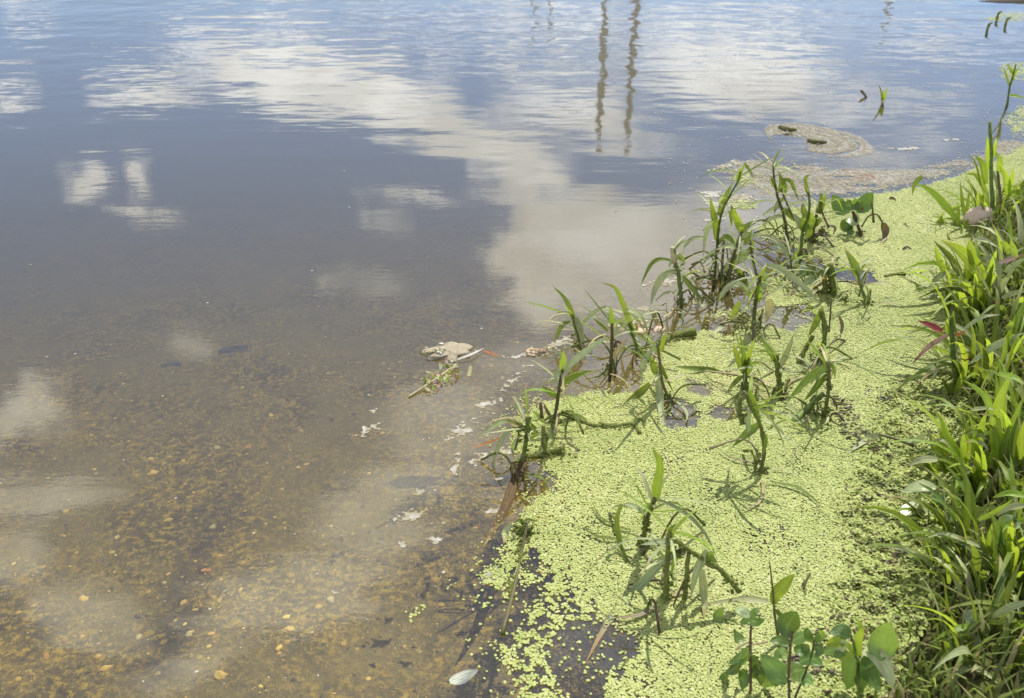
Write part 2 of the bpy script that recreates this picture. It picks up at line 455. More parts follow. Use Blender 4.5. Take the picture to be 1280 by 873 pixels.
def make_water():
    L = 450.0
    V = [(-L, -40, 0), (L, -40, 0), (L, 600, 0), (-L, 600, 0), (-L, -40, -3), (L, -40, -3), (L, 600, -3), (-L, 600, -3)]
    F = [(0, 1, 2, 3), (7, 6, 5, 4), (0, 4, 5, 1), (1, 5, 6, 2), (2, 6, 7, 3), (3, 7, 4, 0)]
    m, t = new_mat('lake_water')
    geo = t.n('ShaderNodeNewGeometry').outputs['Position']
    y = t.n('ShaderNodeSeparateXYZ', {0: geo}).outputs[1]
    far = t.mapr(y, 2.2, 6.5, 0.0, 1.0)
    # small wavelets, long wind ripples further out, slow swell
    far2 = t.mapr(y, 3.6, 7.0, 0.0, 1.0)
    w1 = t.noise(t.mapping(geo, rot=(0, 0, -0.5), sc=(9, 26, 1)), 1.0, 3, 0.5, 0.2)
    w2 = t.noise(t.mapping(geo, rot=(0, 0, 0.08), sc=(1.0, 6.5, 1)), 1.0, 3, 0.5, 0.25)
    w3 = t.noise(t.mapping(geo, rot=(0, 0, 0.2), sc=(0.5, 1.1, 1)), 1.0, 2, 0.5)
    w4 = t.noise(t.mapping(geo, rot=(0, 0, 0.3), sc=(60, 95, 1)), 1.0, 2, 0.5)
    patch = t.mapr(t.noise(t.mapping(geo, sc=(0.7, 1.4, 1)), 1.0, 3, 0.5), 0.4, 0.62, 0.35, 1.0)
    h = t.math('MULTIPLY', w1, t.math('MULTIPLY', t.mapr(far, 0, 1, 0.00016, 0.00042), patch))
    h = t.math('ADD', h, t.math('MULTIPLY', w2, t.mapr(far2, 0, 1, 0.0004, 0.0026)))
    h = t.math('ADD', h, t.math('MULTIPLY', w3, 0.003))
    h = t.math('ADD', h, t.math('MULTIPLY', w4, 0.00005))
    w6 = t.noise(t.mapping(geo, rot=(0, 0, 0.25), sc=(7.0, 2.4, 1)), 1.0, 2, 0.45)
    h = t.math('ADD', h, t.math('MULTIPLY', w6, t.mapr(far2, 0, 1, 0.0001, 0.0014)))
    w5 = t.noise(t.mapping(geo, rot=(0, 0, 0.65), sc=(2.4, 4.2, 1)), 1.0, 2, 0.45)
    h = t.math('ADD', h, t.math('MULTIPLY', w5, t.mapr(far2, 0, 1, 0.0003, 0.0058)))
    bump = t.n('ShaderNodeBump', {'Strength': 1.0, 'Distance': 1.0, 'Height': h}).outputs[0]
    face = t.n('ShaderNodeLayerWeight', {'Blend': 0.5, 'Normal': bump}).outputs['Facing']
    fr = t.math('MULTIPLY_ADD', t.math('POWER', face, 4.6), 0.9, 0.1)      # the same from above and below
    gl = t.n('ShaderNodeBsdfGlossy', {'Color': (0.95, 0.97, 1, 1), 'Roughness': 0.03, 'Normal': bump})
    tr = t.n('ShaderNodeBsdfTransparent', {'Color': (0.96, 0.97, 0.95, 1)})
    mx = t.n('ShaderNodeMixShader', {0: fr, 1: tr.outputs[0], 2: gl.outputs[0]})
    vol = t.n('ShaderNodeVolumePrincipled', {'Color': (0.31, 0.265, 0.13, 1), 'Density': 1.0, 'Anisotropy': 0.3, 'Absorption Color': (0.0, 0.0, 0.0, 1)})
    t.n('ShaderNodeOutputMaterial', {'Surface': mx.outputs[0], 'Volume': vol.outputs[0]})
    o = mesh_obj('water', V, F, m, smooth=False)
    tag(o, 'calm murky lake water mirroring blue sky and white clouds', kind='structure')
make_water()

# ------------------------------------------------------------------ duckweed, scum, foam: flakes scattered on the water
def poly_sd(P, poly):
    """signed distance (inside positive) of points (n,2) to a polygon (k,2)"""
    x, y = P[:, 0], P[:, 1]
    inside = np.zeros(len(P), bool)
    best = np.full(len(P), 1e9)
    k = len(poly)
    for i in range(k):
        ax, ay = poly[i]
        bx, by = poly[(i + 1) % k]
        c = ((ay > y) != (by > y)) & (x < (bx - ax) * (y - ay) / (by - ay + 1e-12) + ax)
        inside ^= c
        ex, ey = bx - ax, by - ay
        tt = np.clip(((x - ax) * ex + (y - ay) * ey) / (ex * ex + ey * ey + 1e-12), 0, 1)
        best = np.minimum(best, np.hypot(x - ax - tt * ex, y - ay - tt * ey))
    return np.where(inside, best, -best)

def wpoly(px):
    return np.array([[at(u, v).x, at(u, v).y] for u, v in px])

MAT_MAIN = wpoly([(985, 262), (1030, 250), (1075, 247), (1110, 240), (1160, 230), (1205, 216), (1250, 196), (1330, 150), (1420, 190), (1330, 300), (1225, 330), (1215, 450), (1215, 560), (1205, 700), (1190, 853), (1180, 890),
                  (640, 890), (640, 853), (612, 806), (650, 770), (618, 742), (588, 728), (622, 700), (640, 655), (664, 612), (672, 582), (650, 572), (628, 560), (640, 528), (668, 506), (700, 494), (745, 490), (792, 488),
                  (800, 470), (818, 444), (838, 420), (880, 410), (905, 418), (930, 404), (955, 380), (952, 352), (985, 335), (1000, 312), (975, 300), (945, 292), (955, 276)])
HOLES = [wpoly(h) for h in (
    [(700, 785), (755, 783), (790, 795), (785, 815), (765, 830), (742, 853), (742, 890), (705, 890), (706, 853), (694, 830)],
    [(832, 503), (850, 500), (868, 510), (866, 530), (840, 535), (829, 525)],
    [(652, 578), (668, 574), (672, 590), (662, 602), (655, 600)], [(672, 598), (688, 596), (686, 610), (674, 612)],
    [(958, 388), (1005, 382), (1014, 398), (990, 410), (956, 407)], [(1040, 335), (1085, 341), (1094, 352), (1045, 351)],
    [(1000, 328), (1022, 322), (1030, 336), (1004, 344)], [(862, 476), (886, 480), (884, 492), (864, 488)], [(640, 730), (668, 734), (655, 756), (640, 752)],
    [(893, 508), (912, 512), (908, 524), (894, 520)], [(660, 690), (668, 684), (672, 705), (664, 712)])]
PATCH = [(wpoly(p), dn) for p, dn in (
    ([(500, 770), (520, 748), (540, 744), (536, 768), (512, 786)], 0.55),
    ([(905, 222), (935, 214), (950, 226), (930, 236)], 0.7), ([(938, 292), (975, 286), (985, 300), (950, 304)], 0.8), ([(905, 250), (950, 246), (950, 262), (915, 266)], 0.55),
    ([(1245, 84), (1262, 76), (1300, 80), (1300, 104), (1250, 98)], 0.6), ([(1222, 24), (1250, 16), (1300, 14), (1300, 26), (1250, 28)], 0.5),
    ([(1250, 150), (1290, 118), (1310, 150), (1266, 172)], 0.6), ([(870, 396), (900, 384), (930, 392), (910, 404)], 0.6), ([(855, 376), (888, 368), (895, 384), (868, 388)], 0.45), ([(640, 500), (668, 492), (690, 500), (660, 515)], 0.35),
    ([(610, 690), (640, 664), (650, 680), (625, 706)], 0.4), ([(596, 752), (620, 748), (618, 770), (600, 772)], 0.25))]
LOOSE = wpoly([(585, 725), (700, 700), (760, 770), (820, 860), (640, 880), (605, 800)])     # thinner cover near the bottom
ROUGH = wpoly([(1085, 500), (1130, 470), (1230, 460), (1230, 890), (1010, 890), (1020, 770), (1060, 690), (1040, 640), (1075, 580)])  # lumpy strip by the bank

def flakes(P, size, z, tiltmax, sides, tint, lift=0.12, squash=0.8):
    """n flat rounded flakes (fans) at P (n,2)"""
    n = len(P)
    k = sides
    ang = rng.uniform(0, 2 * np.pi, n)[:, None] + np.arange(k)[None] * 2 * np.pi / k
    rad = size[:, None] * (1 + rng.uniform(-0.18, 0.18, (n, k)))
    lx, ly = np.cos(ang) * rad, np.sin(ang) * rad * squash
    rot = rng.uniform(0, 2 * np.pi, n)[:, None]
    x, y = lx * np.cos(rot) - ly * np.sin(rot), lx * np.sin(rot) + ly * np.cos(rot)
    ta = rng.uniform(0, 2 * np.pi, n)[:, None]
    tl = (rng.uniform(0, 1, n) * tiltmax)[:, None]
    zz = (x * np.cos(ta) + y * np.sin(ta)) * np.tan(tl)
    zz = np.maximum(zz + z[:, None], 0.0006)
    ring = np.stack([x + P[:, :1], y + P[:, 1:], zz], -1)
    cen = np.stack([P[:, 0], P[:, 1], z + size * lift], -1)[:, None]
    V = np.concatenate([cen, ring], 1).reshape(-1, 3)
    b = np.arange(n)[:, None] * (k + 1)
    j = np.arange(k)[None]
    F = np.stack([np.broadcast_to(b, (n, k)), b + 1 + j, b + 1 + (j + 1) % k], -1).reshape(-1, 3)
    return V, F, np.repeat(tint, k + 1)

def candidates(x0, x1, y0, y1, s):
    nx, ny = int((x1 - x0) / s), int((y1 - y0) / (s * 0.87))
    X, Y = np.meshgrid(np.arange(nx) * s + x0, np.arange(ny) * s * 0.87 + y0)
    X = X + (np.arange(ny) % 2)[:, None] * s * 0.5
    P = np.stack([X.ravel(), Y.ravel()], -1)
    return P + rng.uniform(-0.42, 0.42, P.shape) * s

def frond_mat():
    m, t = new_mat('duckweed_frond')
    tint = t.n('ShaderNodeAttribute', attribute_name='tint').outputs['Fac']
    cr = t.n('ShaderNodeValToRGB', {'Fac': tint})
    el = cr.color_ramp.elements
    el[0].position, el[0].color = 0.0, (0.1, 0.065, 0.04, 1)
    el[1].position, el[1].color = 1.0, (0.62, 0.64, 0.33, 1)
    for pos, c in ((0.1, (0.16, 0.11, 0.05)), (0.13, (0.13, 0.17, 0.03)), (0.4, (0.285, 0.35, 0.08)), (0.75, (0.42, 0.46, 0.145)), (0.92, (0.475, 0.505, 0.195))):
        e = el.new(pos)
        e.color = (*c, 1)
    b = t.n('ShaderNodeBsdfPrincipled', {'Base Color': cr.outputs[0], 'Roughness': 0.55, 'Specular IOR Level': 0.25})
    tr = t.n('ShaderNodeBsdfTranslucent', {'Color': cr.outputs[0]})
    mx = t.n('ShaderNodeMixShader', {0: 0.2, 1: b.outputs[0], 2: tr.outputs[0]})
    t.n('ShaderNodeOutputMaterial', {'Surface': mx.outputs[0]})
    return m

def make_duckweed():
    mat = frond_mat()
    s = 0.0036
    P = candidates(-0.25, 2.7, 1.05, 4.9, s)
    sd = poly_sd(P, MAT_MAIN)
    P = P[sd > -0.05]
    sd = poly_sd(P, MAT_MAIN)
    for h in HOLES:
        sd = np.minimum(sd, -poly_sd(P, h))
    n1 = fbm(P[:, 0], P[:, 1], 28, 5)
    n2 = fbm(P[:, 0], P[:, 1], 110, 6, 3)
    loose = np.clip(poly_sd(P, LOOSE) / 0.05 + 0.4, 0, 1)
    rough = np.clip(poly_sd(P, ROUGH) / 0.05 + 0.5, 0, 1)
    e = sd + (n1 - 0.5) * 0.05
    prob = np.clip(e / 0.022, 0, 1) * 0.97
    left = np.clip((0.62 - P[:, 0]) / 0.5, 0, 1) * np.clip((2.4 - P[:, 1]) / 0.5, 0, 1)
    prob *= 1 - loose * np.clip((n2 - 0.42) * 5, 0, 0.85) - 0.2 * loose
    prob *= 1 - left * np.clip((n2 - 0.6) * 4, 0, 0.4)
    prob *= 1 - np.clip((fbm(P[:, 0], P[:, 1], 14, 9) - 0.66) * 4, 0, 0.3)
    stray = np.where((sd < 0) & (sd > -0.05), 0.035, 0)
    keep = rng.uniform(0, 1, len(P)) < np.maximum(prob, stray)
    P, rough, n1, loose = P[keep], rough[keep], n1[keep], loose[keep]
    ex = P[:, 0] - edge_x(P[:, 1])
    ok = ex < 0.05
    P, rough, n1, loose = P[ok], rough[ok], n1[ok], loose[ok]
    n = len(P)
    tint = np.clip(0.62 + 0.12 * rng.standard_normal(n) + (n1 - 0.5) * 0.3 + (fbm(P[:, 0], P[:, 1], 4.5, 61, 3) - 0.5) * 0.35, 0.16, 1.0)
    bro = rng.uniform(0, 1, n) < 0.012 + 0.16 * rough * (fbm(P[:, 0], P[:, 1], 45, 12, 3) > 0.5)
    tint[bro] = rng.uniform(0.0, 0.12, bro.sum())
    tint = np.where(rough > 0.5, np.clip(tint - 0.05 * rng.uniform(0, 1, n), 0, 1), tint)
    size = s * (0.52 + 0.42 * rng.uniform(0, 1, n)) * (1 + 0.35 * rough) * np.where(P[:, 1] > 2.6, 1.1, 1.0) * (1 + 0.2 * loose)
    hump = np.clip(fbm(P[:, 0], P[:, 1], 32, 8, 3) - 0.45, 0, 1) * 0.05
    gz = np.maximum(ground_z(P[:, 0], P[:, 1]), 0)
    z = gz + 0.0012 + 0.0022 * rng.uniform(0, 1, n) + rough * (hump + 0.004 * rng.uniform(0, 1, n))
    tilt = np.radians(10) + rough * np.radians(32)
    near = P[:, 1] < 2.3
    parts = []
    for sel, k in ((near, 7), (~near, 5)):
        parts.append(flakes(P[sel], size[sel], z[sel], tilt[sel], k, tint[sel]))
    V = np.concatenate([parts[0][0], parts[1][0]])
    F = np.concatenate([parts[0][1], parts[1][1] + len(parts[0][0])])
    T = np.concatenate([parts[0][2], parts[1][2]])
    o = np_obj('duckweed', V, F, mat, T)
    tag(o, 'thick yellow green duckweed carpet covering the water along the bank', 'duckweed', kind='stuff')
    # thin floating patches
    Vs, Fs, Ts, base = [], [], [], 0
    for poly, dn in PATCH:
        lo, hi = poly.min(0), poly.max(0)
        Q = candidates(lo[0], hi[0], lo[1], hi[1], 0.005)
        sdq = poly_sd(Q, poly)
        keep = rng.uniform(0, 1, len(Q)) < dn * np.clip(sdq / 0.03, 0, 1) * (fbm(Q[:, 0], Q[:, 1], 60, 4, 3) > 0.42)
        Q = Q[keep]
        if not len(Q):
            continue
        v, f, tt = flakes(Q, 0.005 * rng.uniform(0.5, 0.8, len(Q)), rng.uniform(0.0012, 0.003, len(Q)), np.full(len(Q), 0.15), 6, rng.uniform(0.45, 0.95, len(Q)))
        Vs.append(v); Fs.append(f + base); Ts.append(tt)
        base += len(v)
    o = np_obj('stray_duckweed', np.concatenate(Vs), np.concatenate(Fs), mat, np.concatenate(Ts))
    tag(o, 'loose duckweed fronds drifting on open water off the carpet', 'duckweed', kind='stuff')
make_duckweed()

def foam_mat():
    m, t = new_mat('foam_and_scum')
    tint = t.n('ShaderNodeAttribute', attribute_name='tint').outputs['Fac']
    cr = t.n('ShaderNodeValToRGB', {'Fac': tint})
    el = cr.color_ramp.elements
    el[0].position, el[0].color = 0.0, (0.3, 0.14, 0.09, 1)
    el[1].position, el[1].color = 1.0, (0.42, 0.42, 0.4, 1)
    for pos, c in ((0.08, (0.32, 0.16, 0.1)), (0.12, (0.26, 0.23, 0.15)), (0.5, (0.29, 0.265, 0.2)), (0.75, (0.35, 0.335, 0.28))):
        e = el.new(pos)
        e.color = (*c, 1)
    b = t.n('ShaderNodeBsdfPrincipled', {'Base Color': cr.outputs[0], 'Roughness': 0.95, 'Specular IOR Level': 0.05})
    t.n('ShaderNodeOutputMaterial', {'Surface': b.outputs[0]})
    return m
FOAM = foam_mat()

def film_mat():
    m = foam_mat()
    m.name = 'thin_film'
    nt = m.node_tree
    bs = next(n for n in nt.nodes if n.type == 'BSDF_PRINCIPLED')
    out = next(n for n in nt.nodes if n.type == 'OUTPUT_MATERIAL')
    ge = nt.nodes.new('ShaderNodeNewGeometry')
    no = nt.nodes.new('ShaderNodeTexNoise')
    no.inputs['Scale'].default_value = 42.0
    no.inputs['Detail'].default_value = 5.0
    no.inputs['Roughness'].default_value = 0.7
    mr = nt.nodes.new('ShaderNodeMapRange')
    for k, v in (('From Min', 0.38), ('From Max', 0.62), ('To Min', 0.75), ('To Max', 0.06)):
        mr.inputs[k].default_value = v
    tr = nt.nodes.new('ShaderNodeBsdfTransparent')
    mx = nt.nodes.new('ShaderNodeMixShader')
    nt.links.new(ge.outputs['Position'], no.inputs['Vector'])
    nt.links.new(no.outputs['Fac'], mr.inputs['Value'])
    nt.links.new(mr.outputs[0], mx.inputs[0])
    nt.links.new(bs.outputs[0], mx.inputs[1])
    nt.links.new(tr.outputs[0], mx.inputs[2])
    nt.links.new(mx.outputs[0], out.inputs['Surface'])
    return m
FILM = film_mat()

SWIRL = wpoly([(955, 158), (985, 151), (1040, 158), (1080, 168), (1106, 182), (1085, 196), (1040, 196), (990, 186), (960, 176)])
BAND = wpoly([(896, 214), (915, 198), (960, 198), (1010, 204), (1060, 209), (1110, 210), (1160, 204), (1205, 194), (1250, 172), (1300, 150), (1300, 180), (1240, 205), (1190, 222), (1140, 234), (1080, 244), (1010, 248), (960, 252), (915, 240)])

def film(name, lab, cat, regions):
    """thin floating film: grid cells kept where a field is high; regions = (x0, x1, y0, y1, cell, field function, tint function)"""
    Vs, Fs, Ts, base = [], [], [], 0
    for x0, x1, y0, y1, c, fn, tf in regions:
        nx, ny = int((x1 - x0) / c) + 1, int((y1 - y0) / c) + 1
        X, Y = np.meshgrid(x0 + np.arange(nx) * c, y0 + np.arange(ny) * c)
        P = np.stack([X.ravel(), Y.ravel()], -1) + rng.uniform(-0.3, 0.3, (nx * ny, 2)) * c
        f = fn(P)
        i = (np.arange(ny - 1)[:, None] * nx + np.arange(nx - 1)[None]).ravel()
        Q = np.stack([i, i + 1, i + nx + 1, i + nx], -1)
        Q = Q[f[Q].mean(1) > 0.5]
        used = np.unique(Q)
        if not len(used):
            continue
        re = np.full(nx * ny, -1)
        re[used] = np.arange(len(used))
        z = 0.0006 + 0.0007 * fbm(P[used, 0], P[used, 1], 60, 3, 2)
        Vs.append(np.stack([P[used, 0], P[used, 1], z], -1))
        Fs.append(re[Q] + base)
        Ts.append(tf(P[used]))
        base += len(used)
    o = np_obj(name, np.concatenate(Vs), np.concatenate(Fs), FILM if cat == 'scum' else FOAM, np.concatenate(Ts))
    tag(o, lab, cat, kind='stuff')
    return o

def box_of(poly, pad=0.05):
    lo, hi = poly.min(0) - pad, poly.max(0) + pad
    return lo[0], hi[0], lo[1], hi[1]

def make_scum():
    c = at(1012, 174)
    BAY = wpoly([(1040, 190), (1100, 172), (1200, 150), (1255, 125), (1285, 110), (1285, 170), (1180, 200), (1080, 208)])
    LFT = wpoly([(845, 240), (900, 196), (960, 200), (960, 270), (900, 290), (860, 290)])
    def streak(P):
        X, Y = P[:, 0], P[:, 1]
        wx = 0.12 * (fbm(X, Y, 4, 50, 2) - 0.5)
        return fbm(X * 0.28 + Y * 0.1, Y + wx + 0.05 * X, 22, 14, 4)
    def fband(P):
        d = np.clip(poly_sd(P, BAND) / 0.16 + 0.1, 0, 1)
        return np.clip(d * 1.6, 0, 1) * np.clip(0.25 + (streak(P) - 0.24) * 2.6, 0, 1) + 0.75 * (fbm(P[:, 0], P[:, 1], 75, 18, 3) - 0.5)
    def tband(P):
        t = 0.34 + 0.5 * np.clip((streak(P) - 0.35) * 2, 0, 1) + 0.45 * (fbm(P[:, 0], P[:, 1], 60, 19, 2) - 0.5)
        pk = np.minimum(np.hypot((P[:, 0] - at(1052, 207).x) / 0.09, (P[:, 1] - at(1052, 207).y) / 0.07), np.hypot((P[:, 0] - at(1070, 221).x) / 0.08, (P[:, 1] - at(1070, 221).y) / 0.05))
        return np.where((pk < 1) & (fbm(P[:, 0], P[:, 1], 50, 23, 2) > 0.5), 0.05, t)
    def polar(P):
        X, Y = P[:, 0], P[:, 1]
        dx, dy = (X - c.x + (Y - c.y) * 0.25) / 0.36, (Y - c.y) / 0.38
        r = np.hypot(dx, dy) + 0.12 * (fbm(X, Y, 7, 15) - 0.5)
        return r, np.arctan2(dy, dx)
    def fswirl(P):
        r, a = polar(P)
        rings = 0.5 + 0.5 * np.sin(r * 24 + 0.8 * a)
        f = np.clip(poly_sd(P, SWIRL) / 0.03 + 0.6, 0, 1) * np.where(r < 0.5, 1.0, np.clip(rings * 1.2 - 0.12, 0, 1))
        lobe = np.hypot((P[:, 0] - at(985, 178).x) / 0.13, (P[:, 1] - at(985, 178).y) / 0.16)
        return f * np.clip(lobe * 1.2 - 0.4, 0, 1) + 1.0 * (fbm(P[:, 0], P[:, 1], 75, 18, 3) - 0.5)
    def tswirl(P):
        r, a = polar(P)
        return np.clip(0.42 + 0.35 * np.sin(r * 40 + a) * (r < 0.6) + 0.3 * (r > 0.55), 0.2, 1)
    def fbay(P):
        d = np.maximum(np.clip(poly_sd(P, BAY) / 0.2, 0, 1), np.clip(poly_sd(P, LFT) / 0.12, 0, 1))
        return d * np.clip((streak(P) - 0.48) * 6, 0, 1) * (0.2 + 1.0 * fbm(P[:, 0], P[:, 1], 60, 29, 3))
    film('scum', 'smooth beige scum film in a curved band with a ringed swirl', 'scum', [
        (*box_of(BAND), 0.0062, fband, tband), (*box_of(SWIRL), 0.0062, fswirl, tswirl)])
    Q = candidates(0.6, 3.2, 2.9, 6.2, 0.009)
    f = np.maximum(np.maximum(fband(Q), fswirl(Q)), 0.6 * fbay(Q))
    Q = Q[rng.uniform(0, 1, len(Q)) < np.clip(f - 0.08, 0, 0.55)]
    v, fc, tt = flakes(Q, 0.0045 * rng.uniform(0.4, 1, len(Q)), rng.uniform(0.0016, 0.003, len(Q)), np.full(len(Q), 0.04), 6, rng.uniform(0.13, 0.95, len(Q)), 0.2)
    o = np_obj('scum_grains', v, fc, FOAM, tt)
    tag(o, 'loose pale grains and bubbles lying on the scum band and swirl', 'scum', kind='stuff')
    film('froth_streaks', 'thin pale streaks of froth drifting in the bay beyond the scum band', 'froth', [
        (*box_of(BAY), 0.012, fbay, lambda P: rng.uniform(0.6, 0.95, len(P))), (*box_of(LFT), 0.010, fbay, lambda P: rng.uniform(0.6, 1, len(P)))])

def make_foam():
    regions = []
    # froth rafts: centre px, half length, half width, angle
    for (u, v, a, b, ang) in ((572, 541, 34, 9, -25), (512, 646, 18, 6, -15), (570, 580, 6, 14, 15), (545, 656, 12, 4, 0), (520, 615, 10, 4, 0), (462, 537, 18, 6, -20), (592, 524, 20, 5, -20), (468, 512, 14, 4, -20),
                              (625, 636, 30, 4, -14), (540, 675, 9, 4, 10), (598, 760, 12, 4, -10), (505, 682, 9, 4, 0), (865, 385, 30, 5, -5), (835, 352, 34, 6, -12), (800, 386, 26, 4, -5), (640, 560, 18, 5, -25), (600, 575, 14, 6, -30), (630, 600, 16, 4, 0),
                              (875, 343, 20, 7, 20), (925, 247, 24, 5, -5), (918, 258, 18, 4, 5), (935, 225, 24, 5, 0), (905, 208, 18, 5, -25), (612, 503, 18, 5, -20), (640, 478, 16, 5, -30), (660, 460, 16, 5, -30), (615, 720, 14, 8, -20),
                              (975, 300, 16, 5, 0), (1005, 318, 16, 5, 0), (420, 742, 6, 3, 0), (700, 430, 22, 5, -20), (650, 445, 14, 4, -10)):
        c = at(u, v)
        s = mpp(c)
        ex = at(u + a * math.cos(math.radians(ang)), v + a * math.sin(math.radians(ang))) - c
        ey = at(u - b * math.sin(math.radians(ang)), v + b * math.cos(math.radians(ang))) - c
        det = ex.x * ey.y - ex.y * ey.x
        R = abs(ex.x) + abs(ey.x) + abs(ex.y) + abs(ey.y)
        seed = u * 0.13 + v * 0.07
        def fn(P, c=c, ex=ex, ey=ey, det=det, seed=seed):
            X, Y = P[:, 0] - c.x, P[:, 1] - c.y
            p, q = (X * ey.y - Y * ey.x) / det, (ex.x * Y - ex.y * X) / det
            return 1.24 - 0.8 * np.hypot(p, q) + 1.5 * (fbm(P[:, 0], P[:, 1], 26, seed, 3) - 0.6) + 2.2 * (fbm(P[:, 0], P[:, 1], 120, seed + 3, 2) - 0.6)
        regions.append((c.x - R, c.x + R, c.y - R, c.y + R, max(0.0022, s * 0.9), fn, lambda P, k=seed: np.clip(0.5 + 1.1 * (fbm(P[:, 0], P[:, 1], 90, k, 2) - 0.5), 0.2, 1)))
    film('froth_rafts', 'flat grey white rafts of froth trailing along the weed edge', 'froth', regions)
    # single bubbles and specks
    N = 2600
    uu = rng.uniform(0, 1240, N)
    vv = 20 + 835 * rng.uniform(0, 1, N) ** 0.75
    pts = np.array([[at(a, b).x, at(a, b).y] for a, b in zip(uu, vv)])
    w = 0.14 + 0.86 * np.exp(-((uu - 640) / 210.0) ** 2) * np.exp(-((vv - 480) / 230.0) ** 2) * 1.3
    w = np.maximum(w, 0.7 * np.exp(-((uu - 900) / 150.0) ** 2) * np.exp(-((vv - 260) / 70.0) ** 2))
    w *= 0.4 + 0.9 * (fbm(pts[:, 0], pts[:, 1], 4, 20) > 0.5)
    k = (rng.uniform(0, 1, N) < w) & (poly_sd(pts, MAT_MAIN) < -0.01)
    pts = pts[k]
    Sz = rng.choice([0.001, 0.0015, 0.0021, 0.0038], len(pts), p=[.45, .3, .18, .07])
    v, f, tt = flakes(pts, Sz, rng.uniform(0.0008, 0.0016, len(pts)), np.full(len(pts), 0.03), 7, rng.uniform(0.3, 0.95, len(pts)), 0.35, 0.85)
    o = np_obj('foam_specks', v, f, FOAM, tt)
    tag(o, 'tiny pale bubbles and specks scattered over the open water', 'foam', kind='stuff')
make_scum()
make_foam()

# ------------------------------------------------------------------ pebbles on the bed
def blob(c, r, sq=(1, 1, 1), amp=0.25, seed=0.0, seg=8, rings=5):
    V, F = [], []
    for i in range(rings + 1):
        th = math.pi * i / rings
        for j in range(seg):
            ph = 2 * math.pi * j / seg
            d = Vector((math.sin(th) * math.cos(ph), math.sin(th) * math.sin(ph), math.cos(th)))
            k = 1 + amp * mnoise.noise(d * 1.6 + Vector((seed, seed * 2.1, 0)))
            V.append(c + Vector((d.x * sq[0], d.y * sq[1], d.z * sq[2])) * r * k)
    for i in range(rings):
        for j in range(seg):
            a, b = i * seg + j, i * seg + (j + 1) % seg
            F.append((a, b, b + seg, a + seg) if 0 < i < rings - 1 else ((a, b + seg, a + seg) if i == 0 else (a, b, a + seg)))
    return V, F

def stone_mat(name, c1, c2, sc=90):
    return bark_mat(name, c1, c2, 0.75, sc, 0.3)
M['gold'] = stone_mat('stone_gold', (0.85, 0.6, 0.14), (0.65, 0.42, 0.08))
M['orange'] = stone_mat('stone_orange', (0.8, 0.4, 0.12), (0.6, 0.28, 0.08))
M['cream'] = stone_mat('stone_cream', (0.62, 0.5, 0.2), (0.48, 0.37, 0.14))
M['slate'] = stone_mat('stone_slate', (0.09, 0.085, 0.075), (0.14, 0.125, 0.1), 40)

def bed_hit(u, v):
    p = at(u, v, -0.1)
    for _ in range(12):
        p = at(u, v, float(ground_z(p.x, p.y)))
    return p

PEB = [  # px, size px, material, label
    (211, 651, 8, 'gold', 'rounded golden pebble, upper of a close pair under shallow brown water'),
    (266, 659, 7, 'cream', 'pale cream pebble sitting apart beside the golden pair'),
    (242, 616, 4, 'gold', 'tiny bright gold pebble above the pair of golden pebbles'),
    (191, 592, 9, 'gold', 'elongated golden pebble lying alone in the brown shallows above the others'),
    (205, 729, 5, 'cream', 'small round cream pebble near the dark silt groove'),
    (257, 714, 8, 'orange', 'slanted orange pebble close to the dark silt groove'),
    (274, 751, 6, 'gold', 'gold pebble at the rim of the pale cloud reflection'),
    (104, 749, 9, 'gold', 'broad gold pebble beside a silty grey smear'),
    (237, 793, 8, 'cream', 'flat cream pebble low in the brown shallows'),
    (57, 821, 7, 'orange', 'orange pebble with rounded corners near the lower corner of the lake'),
    (398, 759, 7, 'gold', 'gold pebble, left one of two near the foam specks'),
    (413, 750, 8, 'cream', 'pale yellow pebble, right one of two near the foam specks'),
    (362, 786, 8, 'gold', 'oval gold pebble below the two pale ones'),
    (348, 811, 8, 'gold', 'square gold pebble in the darker silt'),
    (276, 845, 12, 'gold', 'long gold pebble at the near edge of the lake'),
    (131, 836, 10, 'gold', 'bright gold pebble at the near edge of the brown shallows'),
    (22, 850, 7, 'gold', 'gold pebble in the lower corner of the shallows'),
    (140, 691, 6, 'gold', 'small gold pebble in the olive brown silt'),
    (173, 797, 7, 'cream', 'cream pebble between the groove and the gold pebbles'),
    (271, 560, 7, 'cream', 'round cream pebble in the deeper water'),
    (310, 559, 7, 'orange', 'orange gold pebble in the deeper water beside the cream one'),
    (82, 640, 7, 'gold', 'gold pebble under the pale streak of cloud'),
    (24, 766, 6, 'gold', 'gold pebble at the far side of the shallows by the frame'),
    (146, 672, 6, 'cream', 'oval cream pebble above the small gold one'),
]
